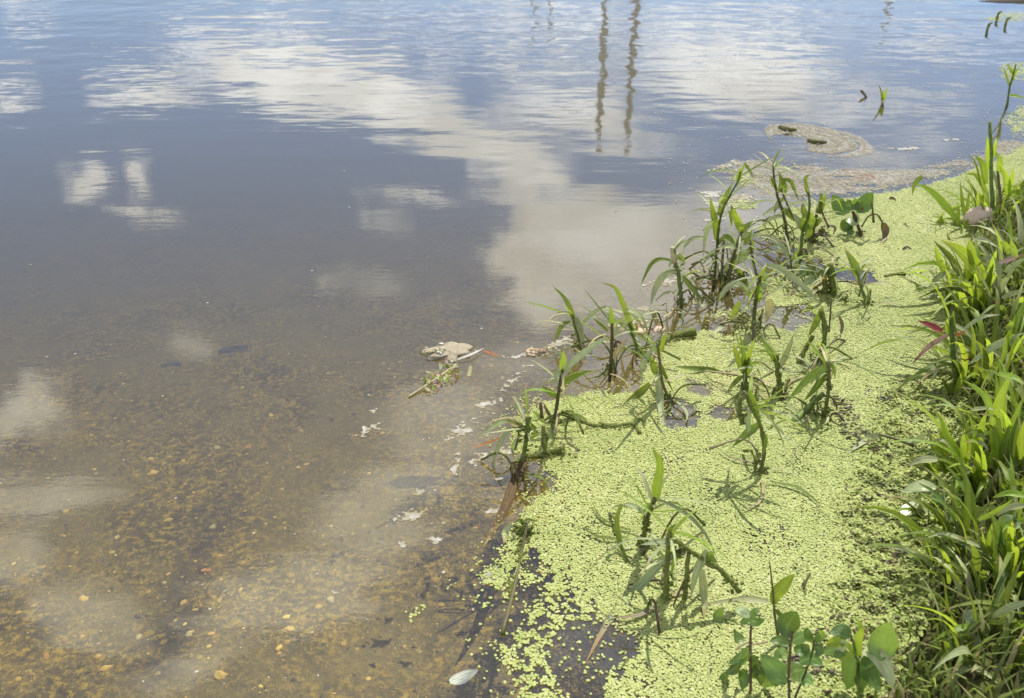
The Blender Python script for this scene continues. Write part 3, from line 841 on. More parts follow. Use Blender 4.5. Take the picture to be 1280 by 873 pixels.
def make_pebbles():
    for i, (u, v, px, mt, lab) in enumerate(PEB):
        p = bed_hit(u, v)
        r = px * 0.5 * mpp(p) * 1.3
        V, F = blob(Vector((0, 0, 0)), r, (1.2, 0.85, 0.42), 0.7, i * 3.3, 12, 7)
        o = mesh_obj('pebble', V, F, M[mt])
        o.location = p
        o.rotation_euler.z = i * 1.3
        tag(o, lab, 'pebble', 'pebbles on the lake bed')
    for (u, v, a, b, lab) in ((215, 456, 16, 0.5, 'dark sunken stone, rounder of two under the grey water'), (292, 438, 22, 0.3, 'dark sunken stone, longer of two under the grey water')):
        p = bed_hit(u, v) + Vector((0, 0, -0.012))
        r = a * mpp(p)
        V, F = blob(Vector((0, 0, r * 0.05)), r, (1.0, b, 0.35), 0.7, u, 16, 8)
        o = mesh_obj('sunken_stone', V, F, M['slate'])
        o.location = p
        o.rotation_euler.z = 0.3
        tag(o, lab, 'stone', 'dark stones under the water')
    # countless small gravel
    N = 5500
    X = rng.uniform(-1.7, 0.2, N)
    Y = rng.uniform(0.9, 3.4, N)
    keep = fbm(X, Y, 6, 31) + 0.25 * fbm(X, Y, 30, 32) > rng.uniform(0.35, 0.85, N)
    X, Y = X[keep], Y[keep]
    Z = ground_z(X, Y)
    n = len(X)
    r = 0.0022 + 0.006 * rng.uniform(0, 1, n) ** 4
    oct_ = np.array([[1, 0, 0], [0.5, 0.8, 0], [-0.5, 0.8, 0], [-1, 0, 0], [-0.5, -0.8, 0], [0.5, -0.8, 0], [0, 0, 0.55]])
    a = rng.uniform(0, 6.28, n)
    ca, sa = np.cos(a)[:, None], np.sin(a)[:, None]
    ox, oy = oct_[None, :, 0] * rng.uniform(0.8, 1.4, n)[:, None], oct_[None, :, 1] * np.ones(n)[:, None]
    V = np.stack([(ox * ca - oy * sa) * r[:, None] + X[:, None], (ox * sa + oy * ca) * r[:, None] + Y[:, None], oct_[None, :, 2] * r[:, None] + Z[:, None] + 0.0005], -1).reshape(-1, 3)
    b = np.arange(n)[:, None] * 7
    j = np.arange(6)[None]
    F = np.stack([b + j, b + (j + 1) % 6, np.broadcast_to(b + 6, (n, 6))], -1).reshape(-1, 3)
    m, t = new_mat('fine_gravel')
    tint = t.n('ShaderNodeAttribute', attribute_name='tint').outputs['Fac']
    cr = t.n('ShaderNodeValToRGB', {'Fac': tint})
    el = cr.color_ramp.elements
    el[0].position, el[0].color = 0.0, (0.08, 0.065, 0.045, 1)
    el[1].position, el[1].color = 1.0, (0.9, 0.65, 0.15, 1)
    for pos, c in ((0.45, (0.18, 0.13, 0.06)), (0.7, (0.5, 0.34, 0.07)), (0.85, (0.7, 0.42, 0.1))):
        e = el.new(pos)
        e.color = (*c, 1)
    bs = t.n('ShaderNodeBsdfPrincipled', {'Base Color': cr.outputs[0], 'Roughness': 0.8})
    t.n('ShaderNodeOutputMaterial', {'Surface': bs.outputs[0]})
    o = np_obj('gravel', V, F, m, np.repeat(rng.uniform(0, 1, n), 7))
    tag(o, 'fine golden and brown gravel strewn over the lake bed', 'gravel', kind='stuff')
make_pebbles()

# ------------------------------------------------------------------ plants
class Plant:
    """a plant whose stems and leaves are traced in depth around its own base"""
    def __init__(self, name, label, cat, base, group=None, z=None):
        b = at(*base)
        gz = max(0.0, float(ground_z(b.x, b.y))) if z is None else z
        for _ in range(4):
            b = at(base[0], base[1], gz)
            gz = max(0.0, float(ground_z(b.x, b.y))) if z is None else z
        self.b = b
        self.px = base
        self.root = empty(name, b)
        tag(self.root, label, cat, group)
        h = Vector((b.x - CAM.x, b.y - CAM.y, 0))
        self.h = h.normalized()
        self.s = mpp(b)
    def pt(self, u, v, dep=0.0):
        d = ray(u, v)
        t = (dep + (self.b - CAM).dot(self.h)) / d.dot(self.h)
        p = CAM + d * t
        g = max(0.003, float(ground_z(p.x, p.y)) + 0.004)
        if p.z < g:
            for _ in range(4):
                p = CAM + d * ((g - CAM.z) / d.z)
                g = max(0.003, float(ground_z(p.x, p.y)) + 0.004)
        return p
    def line(self, px, lean=None, dep0=0.0):
        L = sum(math.dist(px[i], px[i + 1]) for i in range(len(px) - 1)) * self.s
        if lean is None:
            lean = random.uniform(-0.4, 0.3) * L
        acc, out = 0.0, []
        for i, q in enumerate(px):
            if i:
                acc += math.dist(px[i - 1], q) * self.s
            out.append(self.pt(q[0], q[1], dep0 + lean * (acc / L) ** 1.3))
        return out
    def stem(self, px, w, m='G', sink=True, taper=0.75, rough=None, label=None):
        pts = self.line(px, lean=0.0)
        if sink and pts[-1].z < 0.02:
            pts.append(pts[-1] + Vector((0, 0, -0.05)))
        pts = catmull(pts, 5)
        r = w * 0.5 * self.s
        V, F = tube(pts, r * taper, r, 7, (0.45 if m == 'M' else 0.28) if rough is None else rough, random.uniform(0, 50))
        o = mesh_obj('stem', V, F, M[m], self.root)
        self.axis = getattr(self, 'axis', None) or [q for q in pts if q.z > 0.004]
        if label:
            o['label'] = label
        return o
    def leaf(self, px, w, m='g', shape='grass', lean=None, label=None, fold=None, up=0.7, dep0=0.0):
        pts = catmull(self.line(px, lean, dep0), 4 if len(px) > 2 else 6)
        mid = pts[len(pts) // 2]
        hint = (CAM - mid).normalized() + Vector((0, 0, up)) + Vector((random.uniform(-.5, .5), random.uniform(-.3, .3), random.uniform(-.2, .2)))
        V, F, UV = ribbon(pts, w * self.s * 1.14, hint.normalized(), fold if fold is not None else random.uniform(0.08, 0.26), shape, random.uniform(-0.5, 0.5))
        o = mesh_obj('leaf', V, F, M[m], self.root, uvs=UV)
        if label:
            o['label'] = label
        return o
    def extra(self, n):
        """a few more arching blades out of the first stem"""
        for _ in range(n):
            o = random.choice(self.axis[:max(1, len(self.axis) * 2 // 3)])
            a = random.uniform(0, 2 * math.pi)
            d = Vector((math.cos(a), math.sin(a), 0))
            L = random.uniform(0.07, 0.2)
            rise, drop = random.uniform(0.3, 1.3), random.uniform(0.1, 0.9)
            rise = min(rise, 0.09 / L)
            pts = [o + d * (L * t * (1 - 0.2 * t)) + Vector((0, 0, L * (rise * t - drop * t * t))) for t in (0, .17, .33, .5, .67, .83, 1)]
            for q in pts:
                q.z = max(q.z, 0.006)
            V, F, UV = ribbon(pts, random.uniform(0.004, 0.0095), Vector((random.uniform(-.4, .4), random.uniform(-.5, .1), 1)).normalized(), 0.15, 'grass', random.uniform(-.8, .8))
            mesh_obj('leaf', V, F, M[random.choice('ssdgy' if rise < 0.6 else 'ssdgg')], self.root, uvs=UV)
        for _ in range(n // 3):                     # dead, broken stalks round the foot
            a = random.uniform(0, 2 * math.pi)
            f = self.b + Vector((math.cos(a), math.sin(a), 0)) * random.uniform(0.008, 0.05)
            a = random.uniform(0, 2 * math.pi)
            d = Vector((math.cos(a), math.sin(a), 0))
            L = random.uniform(0.04, 0.14)
            h = random.uniform(0.2, 0.9)
            pts = [f + Vector((0, 0, -0.04)), f, f + d * L * 0.25 + Vector((0, 0, L * h * 0.7)), f + d * L * 0.55 + Vector((0, 0, L * h * 0.8)), f + d * L + Vector((0, 0, L * h * random.uniform(-0.1, 0.6)))]
            pts[4].z = max(pts[4].z, 0.004)
            V, F = tube(catmull(pts, 3), 0.0014, 0.0034, 6, 0.4, a * 9)
            mesh_obj('dead_stalk', V, F, M[random.choice('MMDBY')], self.root)
        for _ in range(n // 3 + 1):                 # withered blades lying on the water
            a = random.uniform(0, 2 * math.pi)
            f = self.b + Vector((math.cos(a), math.sin(a), 0)) * random.uniform(0.0, 0.06)
            d = Vector((math.cos(a + random.uniform(-1, 1)), math.sin(a + random.uniform(-1, 1)), 0))
            L = random.uniform(0.05, 0.13)
            pts = [f + d * (L * t) + Vector((-d.y, d.x, 0)) * (L * 0.2 * math.sin(3 * t)) + Vector((0, 0, 0.007 + 0.006 * random.random())) for t in (0, .2, .4, .6, .8, 1)]
            V, F, UV = ribbon(pts, random.uniform(0.005, 0.01), Vector((random.uniform(-.3, .3), -.2, 1)).normalized(), 0.2, 'grass', random.uniform(-1, 1))
            mesh_obj('dead_leaf', V, F, M[random.choice('bydds')], self.root, uvs=UV)
        u, v = self.px
        self.moss(u, v - 2, 9, 5, 26)
    def moss(self, u, v, ru, rv, n=26):
        """tuft of duckweed and moss caught on the stem"""
        V, F = [], []
        for i in range(n):
            a, b = random.gauss(0, 0.45), random.gauss(0, 0.45)
            p = self.pt(u + a * ru, v + b * rv, random.uniform(-0.5, 0.5) * ru * self.s)
            r = random.uniform(0.0025, 0.005)
            v2, f2 = blob(p, r, (1, 1, 0.7), 0.3, i, 5, 3)
            k = len(V)
            V += v2
            F += [tuple(q + k for q in f) for f in f2]
        return tag(mesh_obj('moss', V, F, M['M'], self.root), kind='stuff')

SHOOT = 'grass shoots standing in the duckweed'
def shoot(label, base, stems=(), leaves=(), moss=(), name='grass_shoot', cat='grass shoot', group=SHOOT, extra=9):
    p = Plant(name, label, cat, base, group)
    for s in stems:
        p.stem(*s)
    for l in leaves:
        if l[1:] and l[2] == 'g' and group == SHOOT:
            l = (l[0], l[1], 'e') + tuple(l[3:])
        p.leaf(*l)
    for m in moss:
        p.moss(*m)
    if stems and group == SHOOT:
        p.extra(int(extra * 1.15))
    return p

shoot('leafy shoot with a pale blade arching over open water, at the carpet corner', (693, 527),
      [([(703, 462), (699, 485), (697, 499), (693, 527)], 5, 'D')],
      [([(702, 466), (704, 450), (704, 437)], 8, 'g'), ([(704, 464), (722, 447), (742, 432), (762, 420)], 9, 's'), ([(702, 481), (712, 473), (726, 467), (748, 463)], 9, 'g'),
       ([(697, 496), (686, 490), (676, 481)], 8, 'd'), ([(701, 463), (695, 470), (691, 484)], 7, 's'), ([(697, 526), (704, 536), (706, 549)], 10, 'd'), ([(688, 520), (683, 512), (679, 503)], 4, 'b')],
      [(692, 526, 5, 8)])
shoot('thin upright shoot with a bowed tip rising from open water', (725, 434),
      [([(716, 393), (721, 412), (725, 434)], 3.5, 'D')],
      [([(725, 431), (716, 394), (706, 373), (690, 357)], 6.5, 'g', 'grass', 0.0), ([(713, 402), (703, 406), (697, 418), (693, 429)], 6, 'd'), ([(720, 397), (726, 414), (730, 439)], 9, 's'), ([(728, 404), (742, 391), (757, 384), (768, 389)], 6, 's')])
shoot('dark stalked shoot with a short green tip, beside orange litter', (763, 458),
      [([(765, 405), (765, 428), (763, 458)], 5, 'D')],
      [([(766, 408), (764, 395), (763, 382)], 7, 'g'), ([(760, 414), (750, 405), (741, 397)], 4.5, 'd'), ([(766, 449), (774, 436), (784, 423)], 7, 'y')])
shoot('tall curved shoot with drooping silver leaves, beside orange litter', (797, 438),
      [([(787, 403), (791, 418), (797, 438)], 4, 'G')],
      [([(795, 433), (787, 403), (779, 380), (769, 360), (752, 353)], 7, 'g', 'grass', 0.0), ([(780, 386), (796, 391), (806, 403), (811, 424)], 5.5, 's'), ([(766, 386), (786, 392), (800, 404), (808, 420)], 4.5, 's'), ([(792, 420), (796, 410), (794, 402)], 5, 'g')])
shoot('shoot with one long silver leaf hanging down to the duckweed', (838, 502),
      [([(822, 428), (825, 458), (829, 482), (838, 502)], 4.5, 'D')],
      [([(823, 464), (824, 486), (827, 520), (832, 560)], 9, 's'), ([(820, 468), (816, 455), (813, 442)], 8, 'g'), ([(824, 452), (832, 470), (842, 491)], 6, 'd'), ([(819, 432), (806, 450), (802, 464), (803, 479)], 6.5, 's'),
       ([(812, 480), (800, 491), (787, 501), (773, 514)], 9, 'd'), ([(825, 440), (830, 424), (835, 414)], 5, 'g'), ([(815, 488), (824, 500), (826, 512)], 5, 's')],
      [(836, 498, 10, 8)])
shoot('broken mossy clump with a pale leaf reaching out over the lake', (652, 579),
      [([(660, 521), (659, 545), (652, 579)], 7, 'M'), ([(647, 532), (648, 545), (644, 562)], 3, 'D'), ([(676, 503), (677, 522)], 5, 'B', False), ([(679, 532), (680, 545), (682, 560)], 7, 'M')],
      [([(640, 522), (630, 525), (616, 533), (596, 546)], 9, 's'), ([(638, 534), (627, 550), (621, 563), (617, 578), (615, 594)], 8, 's'), ([(624, 548), (605, 555), (586, 561)], 3.5, 'o'), ([(680, 528), (673, 520), (666, 514)], 6, 'g'), ([(664, 530), (670, 540), (662, 552)], 6, 'd'),
       ([(650, 532), (640, 528), (632, 522)], 7, 'y')],
      [(657, 540, 14, 22, 40), (648, 535, 10, 6), (681, 550, 6, 12)])
shoot('single bright upright blade on a mossy stalk with long curving leaves', (803, 682),
      [([(819, 622), (812, 640), (807, 655), (803, 682)], 7, 'M'), ([(804, 683), (808, 697), (820, 706)], 5, 'D', False)],
      [([(819, 626), (821, 609), (825, 580), (815, 559)], 12, 'g', 'grass', 0.0), ([(777, 630), (771, 650), (775, 680), (787, 706), (799, 727)], 6, 'd'), ([(808, 643), (793, 633), (778, 629)], 6, 's'), ([(822, 624), (848, 636), (869, 652), (885, 673), (897, 700)], 5, 's')],
      [(808, 655, 8, 16), (803, 678, 6, 8)])
shoot('sprawling clump with a brown tipped blade bent down over the dark pool', (834, 746),
      [([(837, 664), (834, 701), (832, 748)], 8, 'M'), ([(861, 690), (858, 715), (856, 746)], 7, 'M'), ([(845, 675), (867, 691), (885, 702), (905, 716), (924, 740)], 7, 'M', False)],
      [([(846, 677), (824, 677), (800, 681)], 8, 's'), ([(856, 686), (826, 704), (795, 738), (768, 766), (750, 794), (731, 831)], 11, 't'), ([(884, 688), (871, 713), (863, 748)], 10, 's'), ([(877, 712), (880, 744), (880, 773)], 10, 's'), ([(885, 690), (890, 700), (896, 710)], 13, 'g', 'ovate'),
       ([(961, 752), (940, 749), (917, 750), (866, 758)], 8, 's'), ([(840, 672), (838, 662), (846, 655)], 8, 'd'), ([(922, 781), (905, 776), (886, 776)], 6, 'g'), ([(848, 690), (842, 704), (840, 720)], 6, 'd')],
      [(834, 725, 10, 26, 40), (858, 730, 8, 18), (915, 728, 12, 14), (848, 690, 10, 8)])
shoot('slim purple stalk with one leaf folded out like a flag', (973, 803),
      [([(962, 702), (966, 738), (968, 767), (973, 803)], 5, 'D', True, 0.3)],
      [([(967, 755), (971, 742), (981, 730), (994, 717)], 14, 'g', 'ovate'), ([(968, 762), (978, 772), (985, 790)], 6, 'd')], extra=0)
shoot('stout spray of three bright blades in the middle of the carpet', (932, 487),
      [([(931, 450), (931, 468), (932, 487)], 7, 'G')],
      [([(929, 466), (922, 446), (916, 428)], 8, 'g'), ([(931, 462), (929, 440), (924, 415)], 9, 'g'), ([(932, 462), (936, 444), (944, 422)], 7, 'g'), ([(926, 470), (917, 480), (908, 491)], 6, 'd'), ([(933, 470), (937, 455), (935, 446)], 9, 'd')], [(932, 484, 8, 6)])
shoot('ragged shoot casting a long leaf shadow, below the three blade spray', (952, 590),
      [([(930, 489), (940, 512), (951, 532), (955, 560), (952, 590)], 5, 'D'), ([(926, 496), (924, 512), (928, 530)], 6, 'M', False)],
      [([(941, 511), (928, 512), (913, 526)], 7, 's'), ([(936, 489), (944, 511), (952, 534)], 9, 'g'), ([(936, 512), (935, 530), (937, 551)], 7, 's'), ([(948, 531), (932, 543), (916, 558)], 11, 'g'), ([(952, 540), (956, 552), (953, 572)], 8, 'd')], [(948, 575, 8, 14), (928, 520, 7, 12)])
shoot('mossy stalk with a folded bright leaf and one slim pale leaf', (977, 496),
      [([(971, 443), (972, 466), (977, 496)], 7, 'M')],
      [([(970, 452), (963, 440), (955, 428), (951, 412)], 12, 'g'), ([(974, 460), (984, 440), (993, 416)], 8, 's')], [(976, 488, 12, 12, 40), (973, 470, 5, 14)])
shoot('stalk with a wide cone of moss at its foot and drooping leaves', (1031, 520),
      [([(1035, 452), (1036, 480), (1031, 520)], 5.5, 'D'), ([(1029, 492), (1009, 511), (991, 528)], 9, 'G', False)],
      [([(1035, 458), (1012, 472), (981, 505)], 11, 'g'), ([(1034, 464), (1020, 484), (1004, 502)], 8, 'd'), ([(1034, 452), (1042, 460), (1044, 474)], 5, 'd')], [(1030, 515, 15, 20, 70), (1036, 480, 5, 14)])
shoot('leaning mossy stalk with a bent brown leaf, above the moss cone', (1025, 452),
      [([(1027, 388), (1031, 408), (1029, 430), (1025, 452)], 7, 'M'), ([(1039, 372), (1038, 392), (1036, 415)], 2.5, 'D', False), ([(1016, 420), (1006, 438), (998, 454)], 7, 'M')],
      [([(1024, 394), (1018, 407), (1010, 421)], 9, 'd'), ([(1028, 398), (1026, 390), (1029, 382)], 8, 'g'), ([(1049, 395), (1053, 408), (1049, 425)], 4.5, 'b')], [(1027, 440, 12, 16, 40)])
shoot('lone dark green blade leaning back on a thin stalk', (1083, 380),
      [([(1071, 337), (1076, 358), (1083, 380)], 4.5, 'G')],
      [([(1073, 342), (1067, 329), (1056, 311)], 11, 'g', 'grass', 0.0), ([(1076, 356), (1068, 352), (1064, 358)], 4, 'y')], [(1054, 374, 12, 7, 40), (1083, 378, 4, 3, 10)])
shoot('twin stemmed shoot with narrow dark leaves, by the scum band', (984, 300),
      [([(966, 206), (968, 225), (972, 246), (979, 267), (984, 300)], 5, 'D', True, 0.4), ([(976, 236), (984, 255), (993, 276)], 3, 'D', False)],
      [([(974, 240), (977, 228), (973, 213)], 6, 'd'), ([(970, 236), (967, 228), (963, 220)], 5, 'g'), ([(978, 252), (982, 236), (979, 224), (972, 222)], 4, 'd'), ([(979, 224), (988, 226), (994, 240), (1000, 254)], 4.5, 'd'), ([(975, 258), (964, 262), (952, 270)], 6, 's'), ([(979, 270), (966, 272), (950, 284)], 6, 's'),
       ([(978, 262), (985, 266), (990, 276)], 8, 'd'), ([(977, 248), (970, 258), (968, 268)], 5, 's')], [(983, 290, 9, 12, 40)], extra=16)
shoot('pale stemmed shoot with rounded bright leaves, between the dark shoots', (1001, 319),
      [([(1010, 238), (1012, 255), (1010, 272), (1003, 290), (1001, 319)], 4, 'G')],
      [([(1012, 246), (1008, 234), (1007, 222), (1014, 218)], 6, 'g'), ([(1011, 275), (1005, 264), (1003, 254)], 8, 'g'), ([(1004, 292), (1003, 278), (1008, 268)], 9, 'g'), ([(1010, 286), (1015, 276), (1013, 264)], 9, 'g'), ([(1004, 288), (998, 276), (990, 266)], 9, 's'), ([(1006, 280), (1012, 290), (1006, 300)], 9, 'd')])
shoot('stout dark shoot with a curled brown foot, nearest the broad leaved rosette', (1014, 302),
      [([(1027, 254), (1021, 268), (1016, 287), (1014, 302)], 6, 'M'), ([(1027, 262), (1031, 274), (1036, 284)], 3, 'D', False)],
      [([(1022, 268), (1027, 256), (1034, 243)], 9, 'd'), ([(1025, 258), (1027, 248), (1025, 240)], 5, 'd'), ([(1036, 282), (1044, 285), (1041, 294)], 4, 'b'), ([(1030, 286), (1026, 292), (1034, 296)], 8, 'b'), ([(1017, 284), (1024, 276), (1030, 270)], 6, 'd')], [(1015, 296, 12, 10, 50), (1030, 290, 8, 6, 30)])
shoot('shoot carrying a long silver leaf that arches down across the pool', (944, 412),
      [([(950, 345), (947, 362), (943, 390), (942, 426)], 6, 'D')],
      [([(950, 352), (953, 342), (959, 331)], 6, 'g'), ([(958, 331), (978, 337), (996, 351), (1012, 365), (1028, 385)], 8, 's'), ([(947, 378), (949, 366), (949, 354)], 8, 'g'), ([(940, 372), (932, 364), (923, 354)], 6, 'g'), ([(936, 362), (920, 354), (906, 363), (896, 379)], 9, 's'),
       ([(925, 378), (919, 388), (913, 401)], 8, 'g'), ([(962, 374), (961, 388), (958, 404)], 10, 'y'), ([(946, 364), (955, 356), (966, 350)], 8, 's'), ([(922, 402), (919, 414), (917, 427)], 7, 'd'), ([(912, 402), (892, 416), (870, 437)], 5, 's'), ([(943, 390), (934, 384), (926, 392)], 6, 's')],
      [(942, 405, 8, 14)], extra=14)
shoot('shoot with a chewed straw stub and a pale leaf dipping into the water', (852, 379),
      [([(842, 310), (844, 328), (848, 342), (850, 360), (852, 379)], 5.5, 'G'), ([(840, 309), (843, 328)], 7, 'Y', False)],
      [([(838, 325), (824, 324), (814, 330), (807, 343), (801, 357)], 5, 'd'), ([(844, 339), (830, 344), (819, 361), (813, 382)], 10, 's'), ([(847, 366), (832, 366), (819, 376)], 3.5, 's'), ([(845, 322), (851, 322), (857, 329)], 7, 'g'), ([(853, 345), (862, 356), (870, 366), (879, 379)], 8, 'd'),
       ([(850, 318), (840, 326), (836, 334)], 5, 's')], [(846, 334, 8, 8, 14)])
shoot('tall bent shoot folding over at its top, nearest the lake', (899, 346),
      [([(926, 214), (922, 227), (912, 245), (903, 264), (899, 281), (896, 310), (893, 347)], 4, 'G', True, 0.5)],
      [([(922, 227), (925, 217), (931, 204)], 6, 'g'), ([(930, 204), (936, 211), (943, 224)], 4, 'd'), ([(898, 268), (906, 248), (914, 230)], 6.5, 'd'), ([(896, 300), (895, 282), (891, 264), (887, 244)], 10, 'g'), ([(912, 264), (914, 274), (915, 284)], 4, 'd'), ([(890, 282), (885, 286), (881, 300), (879, 322)], 6, 's'),
       ([(882, 297), (864, 299), (851, 315)], 6, 's'), ([(894, 312), (886, 320), (876, 334)], 5, 's'), ([(896, 306), (904, 298), (912, 300)], 6, 'd')], [(894, 340, 8, 10)], extra=16)
shoot('dense shoot of crossed silver and green leaves among open water', (912, 352),
      [([(927, 290), (920, 310), (914, 330), (911, 353)], 5, 'D'), ([(938, 300), (941, 325), (947, 348)], 3.5, 'D'), ([(905, 300), (903, 325), (902, 352)], 4, 'D')],
      [([(928, 292), (920, 272), (913, 255)], 9, 'g'), ([(926, 292), (932, 283), (942, 276)], 7, 'g'), ([(928, 311), (910, 307), (893, 313)], 7, 's'), ([(934, 312), (929, 322), (921, 331)], 10, 's'), ([(922, 336), (931, 353), (939, 369)], 8, 'g'), ([(918, 305), (908, 295), (900, 300)], 7, 'd'), ([(924, 300), (936, 292), (950, 296)], 5, 's'),
       ([(930, 306), (936, 296), (940, 286)], 6, 'd'), ([(920, 320), (910, 330), (905, 344)], 7, 's'), ([(934, 318), (940, 308), (938, 296)], 7, 'g'), ([(926, 318), (918, 328), (914, 342)], 8, 'd')], [(912, 345, 16, 10, 40), (888, 372, 26, 8, 80), (928, 398, 20, 8, 60), (903, 352, 12, 12, 40), (925, 345, 14, 10, 50)], extra=22)
shoot('wispy shoot of thin looping silver leaves over the dark pool', (990, 352),
      [([(988, 318), (989, 335), (990, 352)], 3, 'D')],
      [([(945, 321), (956, 313), (968, 315), (975, 323)], 3, 's'), ([(994, 345), (1004, 329), (1024, 320)], 3, 's'), ([(988, 322), (976, 308), (958, 298)], 4, 's'), ([(989, 326), (996, 316), (1000, 304)], 4, 'd'), ([(988, 320), (970, 300), (940, 292)], 4, 's'), ([(986, 318), (972, 312), (955, 318)], 3, 's')])
shoot('squat mossy shoot with wide dark leaves and an orange bud', (1026, 366),
      [([(1037, 330), (1041, 345), (1042, 366)], 10, 'M'), ([(1031, 350), (1032, 366)], 8, 'M', False)],
      [([(1024, 346), (1010, 338), (998, 348)], 11, 'k', 'ovate'), ([(1026, 344), (1034, 338), (1040, 346)], 11, 'k', 'ovate'), ([(1022, 352), (1012, 350), (1004, 356)], 10, 'l', 'ovate'), ([(1031, 358), (1031, 350), (1033, 344)], 7, 'o'), ([(1010, 360), (1002, 362), (993, 366)], 8, 'l', 'ovate'), ([(1040, 352), (1039, 340), (1036, 328)], 10, 'd'),
       ([(1015, 384), (1012, 376), (1016, 370)], 10, 'k', 'ovate')], [(1040, 348, 10, 24, 60), (1025, 344, 20, 8, 40)])

# shoots out on the lake
shoot('small two leaved sprout far out on the blue water', (1103, 129),
      [([(1103, 124), (1103, 131)], 4, 'D')], [([(1103, 128), (1102, 116), (1098, 105)], 3, 'd'), ([(1104, 127), (1106, 118), (1109, 109)], 5, 'g')], group=None, name='water_sprout', cat='sprout')
shoot('short broken dark stub beside the two leaved sprout', (1082, 121),
      [([(1076, 113), (1079, 116), (1082, 121)], 3.5, 'D')], [([(1081, 119), (1078, 115), (1075, 112)], 3, 'b')], group=None, name='plant_stub', cat='stub')
shoot('forked shoot at the far end of the bank against blue water', (1259, 131),
      [([(1270, 80), (1266, 96), (1262, 110), (1259, 131)], 3.5, 'G', True, 0.5)], [([(1262, 108), (1258, 94), (1254, 83)], 4, 'g'), ([(1267, 94), (1263, 86), (1258, 79)], 6, 'g'), ([(1264, 104), (1268, 92), (1274, 84)], 4, 'g'), ([(1262, 119), (1272, 120), (1284, 124)], 4, 'g')], group=None, name='water_sprout', cat='sprout')
for (b, lab) in (((1234, 38), 'dark plant stub, nearest of the three beyond the forked shoot'), ((1246, 24), 'olive plant stub, middle of the three beyond the forked shoot'), ((1257, 31), 'tiny plant stub, rightmost of the three beyond the forked shoot')):
    shoot(lab, b, [([(b[0] + 3, b[1] - 9), (b[0] + 1, b[1] - 4), b], 3.5, 'M')], [([(b[0] + 2, b[1] - 6), (b[0] + 5, b[1] - 9), (b[0] + 7, b[1] - 8)], 3, 'd')], group='plant stubs far along the bank', name='plant_stub', cat='stub')

# broad leaved plants
shoot('broad leaved rosette standing alone in the upper carpet', (1074, 294),
      [([(1066, 264), (1070, 276), (1076, 295)], 5, 'B'), ([(1090, 254), (1091, 266), (1092, 278)], 3, 'D', False), ([(1077, 284), (1085, 271), (1096, 268), (1104, 280)], 2.5, 'D', False)],
      [([(1063, 264), (1050, 258), (1041, 243)], 17, 'k', 'ovate'), ([(1070, 264), (1080, 254), (1092, 241)], 19, 'k', 'ovate'), ([(1065, 263), (1062, 254), (1058, 250)], 9, 'w', 'ovate'), ([(1066, 262), (1069, 255), (1069, 247)], 9, 'w', 'ovate'), ([(1074, 270), (1066, 274), (1056, 275)], 16, 'l', 'ovate'),
       ([(1066, 284), (1058, 281), (1051, 275)], 15, 'k', 'ovate'), ([(1066, 280), (1062, 288), (1064, 296)], 9, 'k', 'ovate'), ([(1104, 279), (1107, 290), (1103, 304)], 9, 'b'), ([(1068, 262), (1072, 256), (1074, 250)], 8, 'w', 'ovate'), ([(1075, 266), (1078, 262), (1077, 258)], 4, 'o')], [(1076, 292, 8, 5)], name='broadleaf_plant', cat='plant', group='broad leaved plants')
shoot('low leafy plant with a glossy pale crown, in the shade of the clump', (938, 864),
      [([(939, 776), (938, 800), (938, 830), (938, 864)], 4, 'B'), ([(938, 806), (950, 804), (960, 802)], 3, 'Y', False), ([(938, 802), (928, 806), (920, 812)], 3, 'Y', False)],
      [([(938, 770), (928, 764), (919, 764)], 12, 'l', 'ovate'), ([(938, 771), (944, 764), (950, 766)], 9, 'w', 'ovate'), ([(936, 774), (944, 777), (957, 775)], 10, 'w', 'ovate'), ([(936, 772), (930, 776), (926, 780)], 9, 'w', 'ovate'), ([(930, 800), (922, 795), (916, 786)], 13, 'k', 'ovate'), ([(938, 812), (930, 820), (926, 832)], 13, 'w', 'ovate'),
       ([(934, 820), (922, 822), (912, 830)], 14, 'w', 'ovate'), ([(938, 820), (944, 832), (942, 848)], 14, 'k', 'ovate'), ([(926, 828), (916, 836), (908, 842)], 13, 'k', 'ovate'), ([(940, 834), (950, 842), (952, 856)], 14, 'k', 'ovate'), ([(900, 778), (898, 770), (903, 758)], 12, 'w', 'ovate'), ([(924, 838), (930, 848), (928, 862)], 14, 'k', 'ovate'), ([(910, 842), (904, 852), (906, 866)], 14, 'k', 'ovate')],
      name='broadleaf_plant', cat='plant', group='broad leaved plants')
shoot('low plant of rounded leaves with one pointed dark leaf raised', (986, 874),
      [([(990, 790), (988, 810), (986, 840), (986, 874)], 4, 'B'), ([(1018, 800), (1014, 820), (1004, 848), (994, 872)], 3, 'B')],
      [([(982, 794), (986, 780), (997, 763)], 24, 'k', 'ovate'), ([(984, 853), (970, 838), (950, 818)], 25, 'w', 'ovate', 0.02), ([(984, 846), (994, 838), (1007, 838)], 24, 'w', 'ovate', 0.02), ([(988, 802), (1000, 796), (1014, 792)], 14, 'w', 'ovate'), ([(988, 806), (976, 800), (962, 802)], 13, 'k', 'ovate'), ([(992, 812), (1004, 812), (1012, 806)], 14, 'k', 'ovate'),
       ([(1000, 826), (1014, 822), (1028, 832)], 16, 'w', 'ovate'), ([(1016, 802), (1010, 792), (1004, 786)], 11, 'w', 'ovate'), ([(1018, 802), (1026, 794), (1024, 786)], 10, 'w', 'ovate'), ([(986, 820), (976, 816), (968, 822)], 14, 'w', 'ovate'), ([(1018, 806), (1024, 812), (1020, 822)], 11, 'k', 'ovate'), ([(978, 852), (966, 850), (955, 858)], 16, 'w', 'ovate'), ([(1000, 850), (1008, 848), (1016, 856)], 18, 'w', 'ovate')],
      name='broadleaf_plant', cat='plant', group='broad leaved plants')
